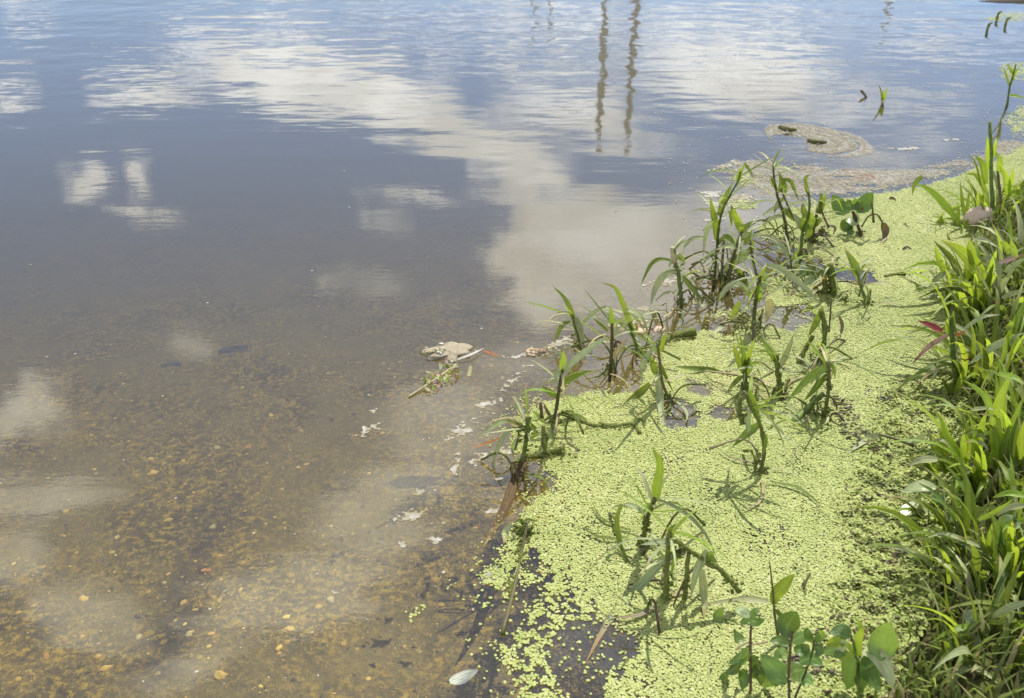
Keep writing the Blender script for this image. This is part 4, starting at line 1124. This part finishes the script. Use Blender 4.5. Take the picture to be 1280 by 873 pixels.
shoot('large rosette with one veined heart shaped leaf held upright', (1074, 880),
      [([(1072, 822), (1072, 850), (1074, 880)], 5, 'G'), ([(1063, 792), (1067, 804), (1070, 822)], 3.5, 'G', False), ([(1106, 822), (1096, 830), (1082, 840)], 4, 'G', False)],
      [([(1105, 824), (1104, 806), (1114, 776)], 31, 'w', 'ovate', 0.0), ([(1062, 796), (1052, 788), (1037, 792)], 17, 'k', 'ovate'), ([(1074, 820), (1073, 800), (1076, 784), (1067, 768)], 10, 'g'), ([(1082, 808), (1096, 818), (1108, 836), (1116, 858)], 18, 's', 'strap'), ([(1072, 820), (1064, 834), (1060, 860)], 28, 'k', 'ovate'),
       ([(1078, 820), (1090, 836), (1098, 862)], 30, 'k', 'ovate'), ([(1058, 816), (1044, 812), (1029, 816)], 18, 'w', 'ovate'), ([(1056, 806), (1046, 802), (1032, 806)], 12, 'g', 'ovate'), ([(1068, 816), (1062, 808), (1057, 804)], 8, 'g'), ([(1074, 828), (1080, 842), (1076, 866)], 24, 'k', 'ovate'), ([(1048, 818), (1052, 808), (1058, 800)], 12, 'l', 'ovate')],
      name='broadleaf_plant', cat='plant', group='broad leaved plants')

# floating and lying bits
shoot('dark leaf floating flat on the duckweed with a pale stalk', (880, 463), [([(878, 463), (900, 466), (922, 469)], 4, 'Y', False)], [([(900, 466), (880, 462), (843, 458)], 9, 'd')], group=None, name='floating_leaf', cat='leaf')
shoot('mossy rotten stalk lying across the carpet edge near the reflection pools', (845, 420), [([(824, 429), (845, 420), (870, 414)], 10, 'M', False, 0.9)], [], [(845, 421, 24, 6, 60)], group='mossy stalks lying on the duckweed', name='fallen_stalk', cat='stalk')
shoot('short mossy stalk lying beside the broken clump', (680, 567), [([(656, 573), (680, 567), (706, 561)], 9, 'M', False, 0.9)], [], [(680, 568, 26, 5, 60)], group='mossy stalks lying on the duckweed', name='fallen_stalk', cat='stalk')
shoot('dark leafy runner half sunk in the carpet, near the bank grass', (1110, 560), [([(1098, 543), (1118, 548), (1142, 557)], 4.5, 'D', False)],
      [([(1100, 543), (1082, 550), (1058, 568)], 9, 's'), ([(1096, 547), (1085, 558), (1074, 573)], 7, 's'), ([(1116, 577), (1090, 578), (1062, 584)], 8, 'd'), ([(1140, 556), (1152, 546), (1162, 536)], 7, 's'), ([(1130, 552), (1145, 550), (1166, 551)], 5, 's')], group=None, name='plant_runner', cat='runner')
shoot('small wilted brown stalk sticking out of the lower carpet', (1006, 734), [([(1013, 716), (1009, 724), (1005, 733)], 4, 'Y')], [([(1008, 726), (1004, 732), (1003, 738)], 5, 'b')], group=None, name='dead_stalk', cat='stalk')
shoot('thin mossy runner curving over the carpet in front of the silver leaf', (735, 525), [([(702, 514), (720, 522), (738, 531), (765, 533), (790, 530), (800, 542)], 6, 'M', False)], [([(715, 518), (728, 524), (738, 533)], 8, 'd'), ([(700, 517), (712, 514), (722, 520)], 4, 'd'), ([(790, 530), (798, 524), (806, 528)], 5, 'd')], [(760, 533, 30, 5, 50)], group=None, name='plant_runner', cat='runner')
shoot('pale grey pointed dead leaf floating by the near edge of the lake', (580, 846), [], [([(562, 853), (578, 846), (598, 838)], 13, 'c', 'ovate', 0.0)], group=None, name='floating_leaf', cat='leaf')
shoot('dark mossy tuft sunk at the carpet edge with a silver blade', (652, 668), [([(660, 650), (652, 690), (643, 735), (628, 792)], 5, 'D', False, 0.7)], [([(640, 656), (632, 664), (630, 680)], 9, 's'), ([(654, 660), (648, 668), (645, 682)], 7, 'd'), ([(652, 656), (660, 650), (672, 652)], 5, 'd'), ([(654, 656), (650, 650), (642, 654)], 5, 'd')], [(655, 662, 14, 10, 60), (650, 690, 7, 16, 50), (640, 735, 6, 20, 40)], group=None, name='moss_tuft', cat='moss tuft')
shoot('curled brown scrap of leaf on the upper carpet near the bank shoot', (1117, 250), [], [([(1112, 247), (1116, 250), (1120, 252)], 7, 'b', 'ovate')], group='scraps of dead leaf on the carpet', name='leaf_scrap', cat='leaf')
shoot('olive curled leaf scrap on the open carpet left of the bank grass', (1122, 343), [([(1106, 346), (1118, 343), (1132, 342)], 5, 'M', False)], [([(1128, 312), (1134, 309), (1140, 312)], 4, 'b')], group='scraps of dead leaf on the carpet', name='leaf_scrap', cat='leaf')

def leaf_reflection():
    """brown ribbon on the water in place of a dark leaf reflection"""
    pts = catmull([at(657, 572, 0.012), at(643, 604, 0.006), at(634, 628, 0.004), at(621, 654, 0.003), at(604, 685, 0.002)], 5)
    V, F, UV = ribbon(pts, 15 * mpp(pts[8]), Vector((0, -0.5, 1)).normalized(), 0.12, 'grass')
    m = leaf_mat('reflection_strip_brown', (0.075, 0.05, 0.015), (0.09, 0.055, 0.015), tw=0.05, blotch=(0.17, 0.1, 0.025), spec=0.15, gloss_rough=0.6)  # brown painted where a leaf blocks the mirrored sky
    o = mesh_obj('leaf_reflection_strip', V, F, m, uvs=UV)
    tag(o, 'long brown strip standing in for a leaf reflection on the water below the broken clump', 'leaf')
leaf_reflection()

# ------------------------------------------------------------------ bank grass
CLUMP = 'grass clumps on the bank'
def filler(p, n, zlo, zhi, wlo, whi, spread, mats='gggdds', out=(-0.5, -0.2)):
    """extra blades of a clump growing in all directions from its base"""
    for _ in range(n):
        a = random.uniform(0, 2 * math.pi)
        r = spread * math.sqrt(random.random())
        b = p.b + Vector((math.cos(a) * r, math.sin(a) * r, 0))
        b.z = max(0.0, float(ground_z(b.x, b.y)))
        L = random.uniform(zlo, zhi)
        dr = Vector((math.cos(a) + out[0] * random.random(), math.sin(a) + out[1] * random.random(), 0)).normalized()
        lean = random.uniform(0.25, 0.95)
        droop = random.uniform(0.25, 0.9) * L * lean
        pts = []
        for i in range(7):
            t = i / 6
            pts.append(b + dr * (L * lean * (0.35 * t + 0.65 * t * t)) + Vector((0, 0, L * (t * (1.05 - 0.35 * lean)) - droop * t ** 3)))
        for q in pts:
            q.z = max(q.z, float(ground_z(q.x, q.y)) + 0.004, 0.004)
        side_hint = (dr * -0.4 + Vector((random.uniform(-.5, .5), random.uniform(-.5, .5), 1))).normalized()
        V, F, UV = ribbon(pts, random.uniform(wlo, whi) * 1.5, side_hint, random.uniform(0.1, 0.3), 'grass', random.uniform(-0.8, 0.8))
        mesh_obj('leaf', V, F, M[random.choice(mats)], p.root, uvs=UV)

def clump(label, base, leaves=(), stems=(), n=20, zlo=0.12, zhi=0.26, wlo=0.007, whi=0.014, spread=0.07, mats='gggdds', name='grass_clump', cat='grass clump', group=CLUMP):
    p = shoot(label, base, stems, leaves, (), name, cat, group)
    filler(p, int(n * 1.55), zlo, zhi, wlo, whi, spread, mats)
    return p

clump('slender upright clump at the far end of the bank grass', (1242, 268),
      [([(1237, 212), (1236, 190), (1234, 170)], 8, 'g'), ([(1233, 230), (1228, 205), (1218, 194)], 9, 'g'), ([(1233, 240), (1222, 220), (1207, 217)], 7, 'g'), ([(1248, 216), (1250, 200), (1242, 187)], 7, 'g'), ([(1260, 246), (1258, 224), (1248, 203)], 9, 'g'), ([(1262, 244), (1264, 226), (1267, 210)], 6, 'g'), ([(1264, 252), (1271, 242), (1274, 232)], 8, 'g'),
       ([(1226, 232), (1222, 212), (1217, 200), (1210, 194)], 3, 'd'), ([(1240, 200), (1244, 182), (1246, 172)], 5, 'g'), ([(1228, 268), (1224, 252), (1222, 240)], 8, 'g'), ([(1250, 240), (1244, 222), (1240, 214), (1238, 220)], 4, 's'), ([(1236, 260), (1230, 250), (1227, 242)], 6, 'd')],
      [([(1237, 152), (1239, 190), (1239, 220), (1241, 268)], 5, 'G'), ([(1247, 214), (1250, 240), (1252, 266)], 4, 'D')], 20, 0.1, 0.24, 0.006, 0.011, 0.1)
clump('low shoot with a broad leaf stretched over the carpet, before the slender clump', (1200, 282),
      [([(1197, 274), (1184, 260), (1172, 246), (1158, 235), (1143, 229)], 10, 'g'), ([(1153, 220), (1144, 229), (1140, 245)], 6, 'd'), ([(1206, 270), (1203, 252), (1200, 225)], 4.5, 'd'), ([(1190, 262), (1198, 258), (1205, 256)], 5, 'g'), ([(1188, 300), (1196, 285), (1198, 272)], 16, 'd', 'ovate'), ([(1172, 294), (1175, 278), (1180, 264)], 9, 'g'), ([(1206, 290), (1212, 282), (1218, 268)], 7, 'd'), ([(1205, 294), (1208, 284), (1210, 274)], 10, 'g')],
      (), 8, 0.06, 0.14, 0.006, 0.012, 0.06)
clump('wide bladed clump leaning over the carpet with two silver arching leaves', (1222, 372),
      [([(1231, 352), (1217, 330), (1199, 312), (1176, 300)], 16, 'g'), ([(1217, 330), (1214, 314), (1211, 298)], 12, 'g'), ([(1254, 374), (1240, 363), (1222, 353)], 13, 'g'), ([(1212, 380), (1206, 366), (1200, 352)], 12, 'g'), ([(1202, 404), (1190, 394), (1179, 383)], 11, 'd'), ([(1219, 298), (1232, 300), (1247, 309)], 6, 's'), ([(1192, 338), (1173, 346), (1158, 363)], 8, 's'),
       ([(1190, 370), (1173, 372), (1154, 388)], 9, 's'), ([(1231, 321), (1244, 327), (1255, 342)], 7, 's'), ([(1190, 352), (1176, 330), (1168, 304)], 9, 'g'), ([(1200, 345), (1188, 322), (1166, 300)], 8, 'd'), ([(1196, 388), (1186, 372), (1178, 350)], 10, 'g'), ([(1210, 395), (1200, 376), (1196, 360)], 12, 'g'), ([(1206, 400), (1206, 380), (1208, 366)], 12, 'd'), ([(1176, 350), (1168, 362), (1162, 376)], 6, 's'),
       ([(1230, 390), (1236, 372), (1238, 352)], 10, 'g'), ([(1190, 402), (1188, 390), (1190, 378)], 10, 'd'), ([(1156, 366), (1148, 360), (1144, 352)], 6, 'd'), ([(1158, 370), (1150, 362), (1143, 362)], 6, 'g')],
      (), 34, 0.14, 0.27, 0.009, 0.017, 0.12, 'ggggdds')
clump('shaded clump with a pink blade and red streaked leaves, behind the wide bladed clump', (1268, 392),
      [([(1241, 374), (1252, 385), (1264, 394)], 8, 'r', 'grass', None, 'red orange withered blade'), ([(1250, 328), (1266, 323), (1282, 317)], 6, 'p'), ([(1241, 419), (1256, 405), (1278, 394)], 9, 's'), ([(1256, 340), (1268, 330), (1284, 322)], 7, 's'), ([(1262, 318), (1256, 306), (1250, 302)], 8, 'g'), ([(1270, 322), (1266, 310), (1264, 300)], 8, 'g'), ([(1252, 372), (1268, 366), (1284, 364)], 6, 's'), ([(1232, 392), (1250, 392), (1264, 402)], 5, 'p')],
      (), 34, 0.12, 0.28, 0.008, 0.015, 0.13, 'gggdddss')
clump('dark stalked clump with a red blade and pink drooping leaf over the carpet', (1195, 486),
      [([(1178, 414), (1162, 406), (1147, 401)], 8, 'r', 'grass', None, 'deep red blade'), ([(1186, 417), (1160, 434), (1139, 456)], 6, 'p'), ([(1190, 443), (1178, 438), (1166, 433)], 8, 'g'), ([(1189, 443), (1173, 460), (1158, 487)], 4, 's'), ([(1193, 419), (1200, 417), (1208, 413)], 5, 'o'), ([(1205, 411), (1228, 396), (1251, 393)], 5, 's'), ([(1258, 424), (1233, 439), (1209, 457)], 9, 's'), ([(1190, 420), (1186, 408), (1184, 398)], 9, 'g'), ([(1192, 416), (1190, 402), (1192, 388)], 10, 'd'), ([(1191, 440), (1178, 450), (1168, 466)], 5, 's'), ([(1194, 436), (1206, 436), (1214, 442)], 6, 's'), ([(1200, 444), (1212, 448), (1222, 456)], 6, 'r')],
      [([(1189, 396), (1190, 420), (1192, 446), (1195, 487)], 7, 'G')], 4, 0.1, 0.2, 0.007, 0.012, 0.05)
clump('deep green clump of drooping blades between the dark stalk and upright clump', (1240, 462),
      [([(1216, 430), (1204, 424), (1192, 424)], 12, 'd'), ([(1262, 420), (1272, 432), (1282, 448)], 14, 'g'), ([(1258, 412), (1264, 406), (1262, 400)], 8, 'g'), ([(1256, 448), (1244, 440), (1232, 438)], 6, 's'), ([(1250, 452), (1236, 448), (1226, 444)], 7, 'd'), ([(1264, 430), (1270, 420), (1282, 416)], 5, 's')],
      (), 44, 0.14, 0.3, 0.008, 0.015, 0.14, 'ggdddds')
clump('tall bright upright clump standing in full sun beside the carpet', (1246, 598),
      [([(1247, 590), (1245, 530), (1250, 500), (1267, 461)], 14, 'g'), ([(1247, 467), (1268, 471), (1284, 483)], 7, 'g'), ([(1240, 520), (1230, 494), (1205, 475)], 8, 'g'), ([(1222, 590), (1220, 560), (1218, 540), (1210, 516)], 11, 'g'), ([(1223, 588), (1222, 560), (1226, 536), (1234, 512)], 12, 'g'), ([(1250, 592), (1247, 560), (1243, 530)], 14, 'g'), ([(1254, 590), (1260, 550), (1279, 496)], 14, 'g'), ([(1270, 600), (1268, 560), (1272, 520)], 16, 'd'), ([(1262, 600), (1258, 560), (1262, 530)], 12, 'd'), ([(1278, 600), (1276, 560), (1282, 520)], 12, 'g'),
       ([(1236, 578), (1206, 583), (1189, 596), (1174, 613)], 9, 's'), ([(1280, 587), (1256, 588), (1236, 604), (1221, 616)], 8, 's'), ([(1215, 546), (1224, 544), (1235, 550)], 5, 's'), ([(1217, 552), (1228, 554), (1237, 564)], 5, 's'), ([(1214, 512), (1230, 510), (1246, 512)], 5, 's'), ([(1238, 594), (1240, 574), (1242, 560)], 11, 'g'), ([(1230, 600), (1230, 580), (1234, 562)], 10, 'd')],
      (), 24, 0.14, 0.3, 0.009, 0.016, 0.09, 'ggggdd')
clump('short fan of bright blades at the carpet rim beside the tall upright clump', (1190, 596),
      [([(1203, 572), (1186, 548), (1177, 526), (1163, 506)], 10, 'g'), ([(1184, 592), (1174, 568), (1166, 545)], 11, 'g'), ([(1186, 590), (1180, 560), (1176, 530)], 9, 'g'), ([(1206, 580), (1204, 556), (1206, 536)], 9, 'g'), ([(1208, 582), (1212, 560), (1206, 540)], 8, 'g'), ([(1182, 592), (1172, 574), (1140, 582)], 9, 's'), ([(1190, 560), (1178, 550), (1160, 552)], 5, 's'), ([(1194, 588), (1196, 572), (1200, 560)], 8, 'd')],
      [([(1193, 600), (1194, 625), (1195, 650)], 7, 'B')], 12, 0.08, 0.18, 0.008, 0.014, 0.06)
clump('low clump of pale broad leaves spilling onto the lumpy carpet', (1176, 650),
      [([(1170, 610), (1148, 606), (1126, 618)], 15, 'l', 'ovate'), ([(1164, 640), (1142, 634), (1119, 648)], 18, 'l', 'ovate'), ([(1172, 574), (1152, 574), (1134, 582)], 11, 's'), ([(1166, 628), (1172, 622), (1180, 620)], 8, 'w', 'ovate'), ([(1164, 644), (1158, 654), (1150, 662)], 10, 's'), ([(1178, 640), (1175, 652), (1174, 664)], 6, 'g'), ([(1184, 630), (1172, 626), (1162, 628)], 8, 'k', 'ovate')],
      (), 10, 0.06, 0.14, 0.007, 0.012, 0.05, 'gdds')
clump('arching silver leaved clump hanging over the lower carpet', (1224, 712),
      [([(1232, 689), (1210, 698), (1188, 730)], 12, 's'), ([(1200, 706), (1186, 694), (1172, 690), (1161, 697), (1156, 713)], 8, 's'), ([(1230, 685), (1204, 674), (1182, 667), (1156, 672)], 6, 's'), ([(1236, 700), (1224, 704), (1211, 715)], 11, 's'), ([(1211, 718), (1220, 724), (1222, 736)], 9, 'g'), ([(1237, 692), (1238, 672), (1240, 654)], 9, 'g'), ([(1251, 756), (1246, 728), (1239, 700)], 9, 'g'), ([(1228, 772), (1209, 752), (1190, 731)], 13, 'd'), ([(1230, 778), (1212, 758), (1194, 740)], 12, 'd'), ([(1198, 708), (1186, 703), (1176, 712)], 8, 's'), ([(1208, 716), (1209, 730), (1208, 746)], 5, 's'), ([(1223, 650), (1244, 640), (1268, 623)], 6, 'g'),
       ([(1176, 696), (1192, 710), (1204, 718)], 6, 'g')],
      (), 26, 0.1, 0.24, 0.008, 0.014, 0.1, 'ggddds')
clump('shady clump with round glossy leaves, under the tall upright clump', (1262, 690),
      [([(1250, 660), (1262, 654), (1276, 660)], 22, 'l', 'ovate'), ([(1246, 676), (1258, 680), (1272, 676)], 20, 'w', 'ovate'), ([(1284, 620), (1262, 616), (1240, 622)], 8, 'g'), ([(1280, 632), (1262, 634), (1244, 646)], 8, 's'), ([(1284, 648), (1262, 656), (1240, 668)], 8, 'g'), ([(1256, 700), (1266, 690), (1280, 684)], 14, 'w', 'ovate'), ([(1270, 740), (1276, 716), (1286, 700)], 12, 'd')],
      (), 34, 0.1, 0.28, 0.008, 0.015, 0.12, 'ggdddk')
clump('pale leaved clump at the near corner of the bank', (1234, 800),
      [([(1284, 753), (1262, 759), (1243, 770), (1229, 785)], 9, 's'), ([(1236, 778), (1258, 777), (1284, 776)], 6, 'g'), ([(1194, 857), (1183, 833), (1173, 815)], 10, 'g'), ([(1191, 849), (1203, 836), (1224, 836), (1248, 855)], 10, 's'), ([(1230, 789), (1218, 804), (1203, 820)], 11, 's'), ([(1206, 774), (1216, 772), (1226, 782)], 18, 'l', 'ovate'), ([(1204, 820), (1210, 830), (1196, 824)], 9, 's'), ([(1128, 858), (1133, 840), (1136, 826)], 10, 'g'), ([(1118, 824), (1130, 821), (1148, 820)], 7, 's'), ([(1276, 814), (1284, 836), (1288, 860)], 14, 's'), ([(1262, 806), (1270, 826), (1280, 850)], 8, 'd'), ([(1266, 764), (1258, 780), (1254, 800)], 7, 's')],
      (), 22, 0.08, 0.2, 0.008, 0.014, 0.1, 'gddds')
clump('dark clump rising behind the silver leaved one at the picture border', (1300, 780), (), (), 30, 0.1, 0.2, 0.009, 0.016, 0.14, 'gdddd')
clump('tall clump half hidden at the border behind the upright bright clump', (1310, 560), (), (), 36, 0.14, 0.26, 0.009, 0.016, 0.15, 'ggddd')
clump('far border clump behind the pink bladed one', (1300, 340), (), (), 36, 0.12, 0.24, 0.008, 0.015, 0.16, 'gggdds')
clump('small far border clump beyond the slender upright one', (1310, 262), (), (), 24, 0.1, 0.22, 0.007, 0.012, 0.14, 'gggdd')

def bank_turf():
    """short dark undergrowth between the clumps"""
    N = 16000
    y = rng.uniform(0.7, 4.6, N)
    x = edge_x(y) + 0.015 + rng.uniform(0, 1, N) ** 1.3 * 1.1
    z = ground_z(x, y)
    L = rng.uniform(0.025, 0.11, N) * np.clip((x - edge_x(y)) * 8, 0.35, 1)
    a = rng.uniform(0, 6.28, N)
    w = rng.uniform(0.002, 0.0048, N)
    le = rng.uniform(0.2, 0.9, N) * L
    dx, dy = np.cos(a), np.sin(a)
    rows = []
    for t, ww in ((0, 1.0), (0.5, 0.9), (1.0, 0.05)):
        cx, cy, cz = x + dx * le * t * t, y + dy * le * t * t, z + L * t * (1 - 0.25 * t)
        rows.append(np.stack([cx - dy * w * ww, cy + dx * w * ww, cz], -1))
        rows.append(np.stack([cx + dy * w * ww, cy - dx * w * ww, cz], -1))
    V = np.stack(rows, 1).reshape(-1, 3)
    b = np.arange(N)[:, None] * 6
    F = (b[:, None] + np.array([[0, 1, 3, 2], [2, 3, 5, 4]])[None]).reshape(-1, 4)
    m, t = new_mat('turf')
    tint = t.n('ShaderNodeAttribute', attribute_name='tint').outputs['Fac']
    col = t.mix(tint, (0.09, 0.12, 0.02), (0.27, 0.34, 0.055))
    col = t.mix(t.mapr(tint, 0.86, 0.9), col, (0.36, 0.3, 0.14))
    b_ = t.n('ShaderNodeBsdfPrincipled', {'Base Color': col, 'Roughness': 0.6})
    tr = t.n('ShaderNodeBsdfTranslucent', {'Color': col})
    mx = t.n('ShaderNodeMixShader', {0: 0.3, 1: b_.outputs[0], 2: tr.outputs[0]})
    t.n('ShaderNodeOutputMaterial', {'Surface': mx.outputs[0]})
    o = np_obj('bank_turf', V, F, m, np.repeat(rng.uniform(0, 1, N), 6))
    tag(o, 'short dark grass and moss covering the bank between the clumps', 'grass', kind='stuff')
bank_turf()

# ------------------------------------------------------------------ litter on the water and bank
M['scumlump'] = bark_mat('scum_lump', (0.42, 0.36, 0.25), (0.3, 0.26, 0.17), 0.8, 140, 0.6)
M['white'] = bark_mat('bleached_straw', (0.52, 0.5, 0.44), (0.42, 0.4, 0.33), 0.6, 90, 0.3)
M['pinkstone'] = bark_mat('pink_stone', (0.66, 0.56, 0.45), (0.58, 0.4, 0.32), 0.7, 30, 0.3)
M['pinklitter'] = bark_mat('pink_litter', (0.42, 0.26, 0.17), (0.4, 0.37, 0.26), 0.85, 110, 0.5)

def litter():
    p = at(560, 441)
    s = mpp(p)
    r = empty('floating_debris', p)
    tag(r, 'pale clot of dried scum with a white straw, alone on the lake', 'debris', 'rafts of litter on the water')
    V, F = blob(p + Vector((0, 0, 0.002)), 22 * s, (1.0, 0.75, 0.16), 1.1, 4.0, 26, 12)
    mesh_obj('clot', V, F, M['scumlump'], r)
    V, F, UV = ribbon(catmull([at(572, 449, .006), at(590, 442, .012), at(605, 435, .006)], 4), 4 * s, Vector((0.2, -.4, 1)), 0.3, 'grass')
    mesh_obj('straw', V, F, M['white'], r, uvs=UV)
    for k in range(16):
        c = at(545 + random.gauss(0, 9), 439 + random.gauss(0, 3.5), 0.012)
        V, F = blob(c, random.uniform(1.2, 3.4) * s, (1.2, 0.9, 0.5), 0.8, k * 3.1, 8, 5)
        mesh_obj('crust', V, F, M['white'] if k % 3 else M['Y'], r)
    V, F, UV = ribbon(catmull([at(586, 470, .002), at(588, 462, .003), at(588, 456, .004)], 4), 5 * s, Vector((0, -.4, 1)), 0.1, 'strap')
    o = mesh_obj('leaf', V, F, M['y'], r, uvs=UV)
    V, F, UV = ribbon(catmull([at(604, 438, .004), at(615, 442, .003), at(626, 446, .002)], 4), 3.5 * s, Vector((0, -.4, 1)), 0.1, 'grass')
    mesh_obj('leaf', V, F, M['o'], r, uvs=UV)
    # seed head
    p = at(545, 475)
    r = empty('seed_head', p)
    tag(r, 'floating flower spike of dried bracts below the pale scum clot', 'seed head')
    V, F = tube(catmull([at(510, 496, .003), at(525, 487, .005), at(545, 474, .008), at(570, 456, .006)], 5), 1.2 * s, 2.2 * s, 6, 0.2, 8)
    mesh_obj('stem', V, F, M['Y'], r)
    for i in range(70):
        t = random.uniform(0.3, 1.0)
        c = Vector((510 + 62 * t, 496 - 40 * t))
        a = random.uniform(-9, 9)
        u, v = c.x + a * 0.6, c.y + a * 0.9
        b0 = at(u, v, 0.007)
        ang = random.uniform(0, 6.28)
        q = Vector((math.cos(ang), math.sin(ang), random.uniform(0.1, 0.6))) * random.uniform(0.012, 0.022)
        V, F, UV = ribbon([b0 + q * (k / 4) for k in range(5)], random.uniform(0.006, 0.011), Vector((0.1, -0.2, 1)), 0.2, 'ovate')
        mesh_obj('bract', V, F, M[random.choice('syydgp')], r, uvs=UV)
    # pink litter rafts
    for (u, v, ru, lab) in ((680, 438, 24, 'flat raft of pinkish litter beside the thin bowed shoot'), (800, 410, 32, 'orange and pink litter raft caught behind the tall curved shoots')):
        p = at(u, v)
        s2 = mpp(p)
        r = empty('floating_debris', p)
        tag(r, lab, 'debris', 'rafts of litter on the water')
        for k in range(5):
            c = at(u + random.gauss(0, ru * 0.45), v + random.gauss(0, ru * 0.13), 0.001)
            V, F = blob(c, ru * s2 * random.uniform(0.2, 0.42), (1.0, random.uniform(0.5, 0.9), 0.1), 1.2, u + k * 7, 16, 8)
            mesh_obj('clot', V, F, M['pinklitter'], r)
        for i in range(46):
            c = at(u + random.gauss(0, ru * 0.45), v + random.gauss(0, ru * 0.12), 0.006)
            ang = random.uniform(0, 6.28)
            q = Vector((math.cos(ang), math.sin(ang), random.uniform(0, 0.25))) * random.uniform(0.006, 0.018)
            V, F, UV = ribbon([c + q * (k / 4) for k in range(5)], random.uniform(0.003, 0.007), Vector((0, -.2, 1)), 0.2, 'ovate')
            mesh_obj('scrap', V, F, M[random.choice('poyylb')], r, uvs=UV)
    # stones and mud
    p = at(1223, 276, 0.02)
    V, F = blob(Vector((0, 0, 0.012)), 20 * mpp(p), (0.9, 0.5, 0.75), 0.25, 12.0, 18, 10)
    o = mesh_obj('bank_stone', V, F, M['pinkstone'])
    o.location = p
    tag(o, 'rounded pinkish stone half hidden behind the slender upright clump', 'stone')
    # lumps in the swirl
    for (u, v, ru, lab) in ((1022, 177, 11, 'dark waterlogged twig at the heart of the ringed scum swirl'), (985, 161, 10, 'pale brown twig on the rim of the scum swirl')):
        p = at(u, v)
        s2 = mpp(p)
        V, F = tube(catmull([at(u - ru, v - 2, .004), at(u, v, .012), at(u + ru, v + 1, .004)], 5), 3 * s2, 2 * s2, 7, 0.5, u)
        o = mesh_obj('floating_twig', V, F, M['D'])
        tag(o, lab, 'twig', 'twigs caught in the scum swirl')
    # mud bar at the far corner
    a = at(1350, 0)
    V, F = blob(Vector((0, 0, -0.02)), 0.85, (1.0, 0.16, 0.055), 0.4, 3.0, 24, 8)
    o = mesh_obj('mud_bar', V, F, bark_mat('wet_mud', (0.055, 0.045, 0.03), (0.035, 0.03, 0.02), 0.8, 20, 0.5))
    o.location = a
    tag(o, 'dark wet mud bar at the far end of the shore', kind='structure')
litter()

# ------------------------------------------------------------------ crumbs of dark litter on the carpet
def crumbs():
    V, F, T = [], [], []
    polys = [wpoly(p) for p in ([(1080, 560), (1130, 480), (1180, 500), (1175, 700), (1120, 740), (1060, 690)], [(1120, 640), (1190, 640), (1200, 853), (1020, 853), (1080, 740)], [(1040, 500), (1080, 480), (1110, 560), (1060, 580)], [(980, 780), (1060, 770), (1060, 853), (980, 853)])]
    m = bark_mat('dark_litter', (0.07, 0.05, 0.03), (0.17, 0.14, 0.1), 0.8, 80)
    for poly in polys:
        lo, hi = poly.min(0), poly.max(0)
        for _ in range(520):
            q = np.array([[random.uniform(lo[0], hi[0]), random.uniform(lo[1], hi[1])]])
            if poly_sd(q, poly)[0] < 0 or fbm(q[:, 0], q[:, 1], 20, 40, 3)[0] < 0.48:
                continue
            g = max(0.0, float(ground_z(q[0, 0], q[0, 1])))
            v2, f2 = blob(Vector((q[0, 0], q[0, 1], g + random.uniform(0.004, 0.014))), random.uniform(0.0018, 0.0045), (random.uniform(0.8, 2.2), 0.8, 0.5), 0.8, random.random() * 90, 5, 3)
            k = len(V)
            V += v2
            F += [tuple(i + k for i in f) for f in f2]
    o = mesh_obj('litter', V, F, m, smooth=False)
    tag(o, 'dark crumbs of dead leaf and mud strewn over the lumpy duckweed', 'litter', kind='stuff')
crumbs()

# ------------------------------------------------------------------ masts across the lake (seen mirrored in the water)
M['post'] = bark_mat('weathered_timber', (0.6, 0.57, 0.5), (0.42, 0.39, 0.33), 0.8, 6)
def mast(u0, u1, vtop, dist, r, label, rungs=9):
    """two posts with cross pieces standing in the far shallows"""
    dd = ray((u0 + u1) / 2, vtop)
    top = -dist * dd.z / dd.y - CAM.z
    xs = [dist * ray(u, 0).x / ray(u, 0).y * (1.0) for u in ((u0, u1) if u1 != u0 else (u0,))]
    root = empty('mast', Vector((sum(xs) / len(xs), dist, 0)))
    tag(root, label, 'mast', 'masts across the lake')
    for x in xs:
        V, F = tube([Vector((x, dist, z)) for z in np.linspace(-1.8, top, 10)], r * 0.75, r, 8, 0.05, x)
        mesh_obj('post', V, F, M['post'], root)
    if len(xs) == 2:
        for i in range(rungs):
            z = top * (0.3 + 0.68 * i / (rungs - 1))
            V, F = tube([Vector((xs[0], dist - r, z)), Vector((xs[1], dist - r, z + 0.02))], r * 0.3, r * 0.3, 6)
            mesh_obj('rung', V, F, M['post'], root)
mast(757, 795, 186, 45, 0.13, 'tall twin post mast with rungs whose reflection wavers on the water')
mast(667, 688, 40, 90, 0.1, 'slim twin post mast farther off, reflected faintly beside the tall one', 6)
mast(1111, 1111, 34, 80, 0.14, 'single distant post reflected alone at the top of the water', 0)
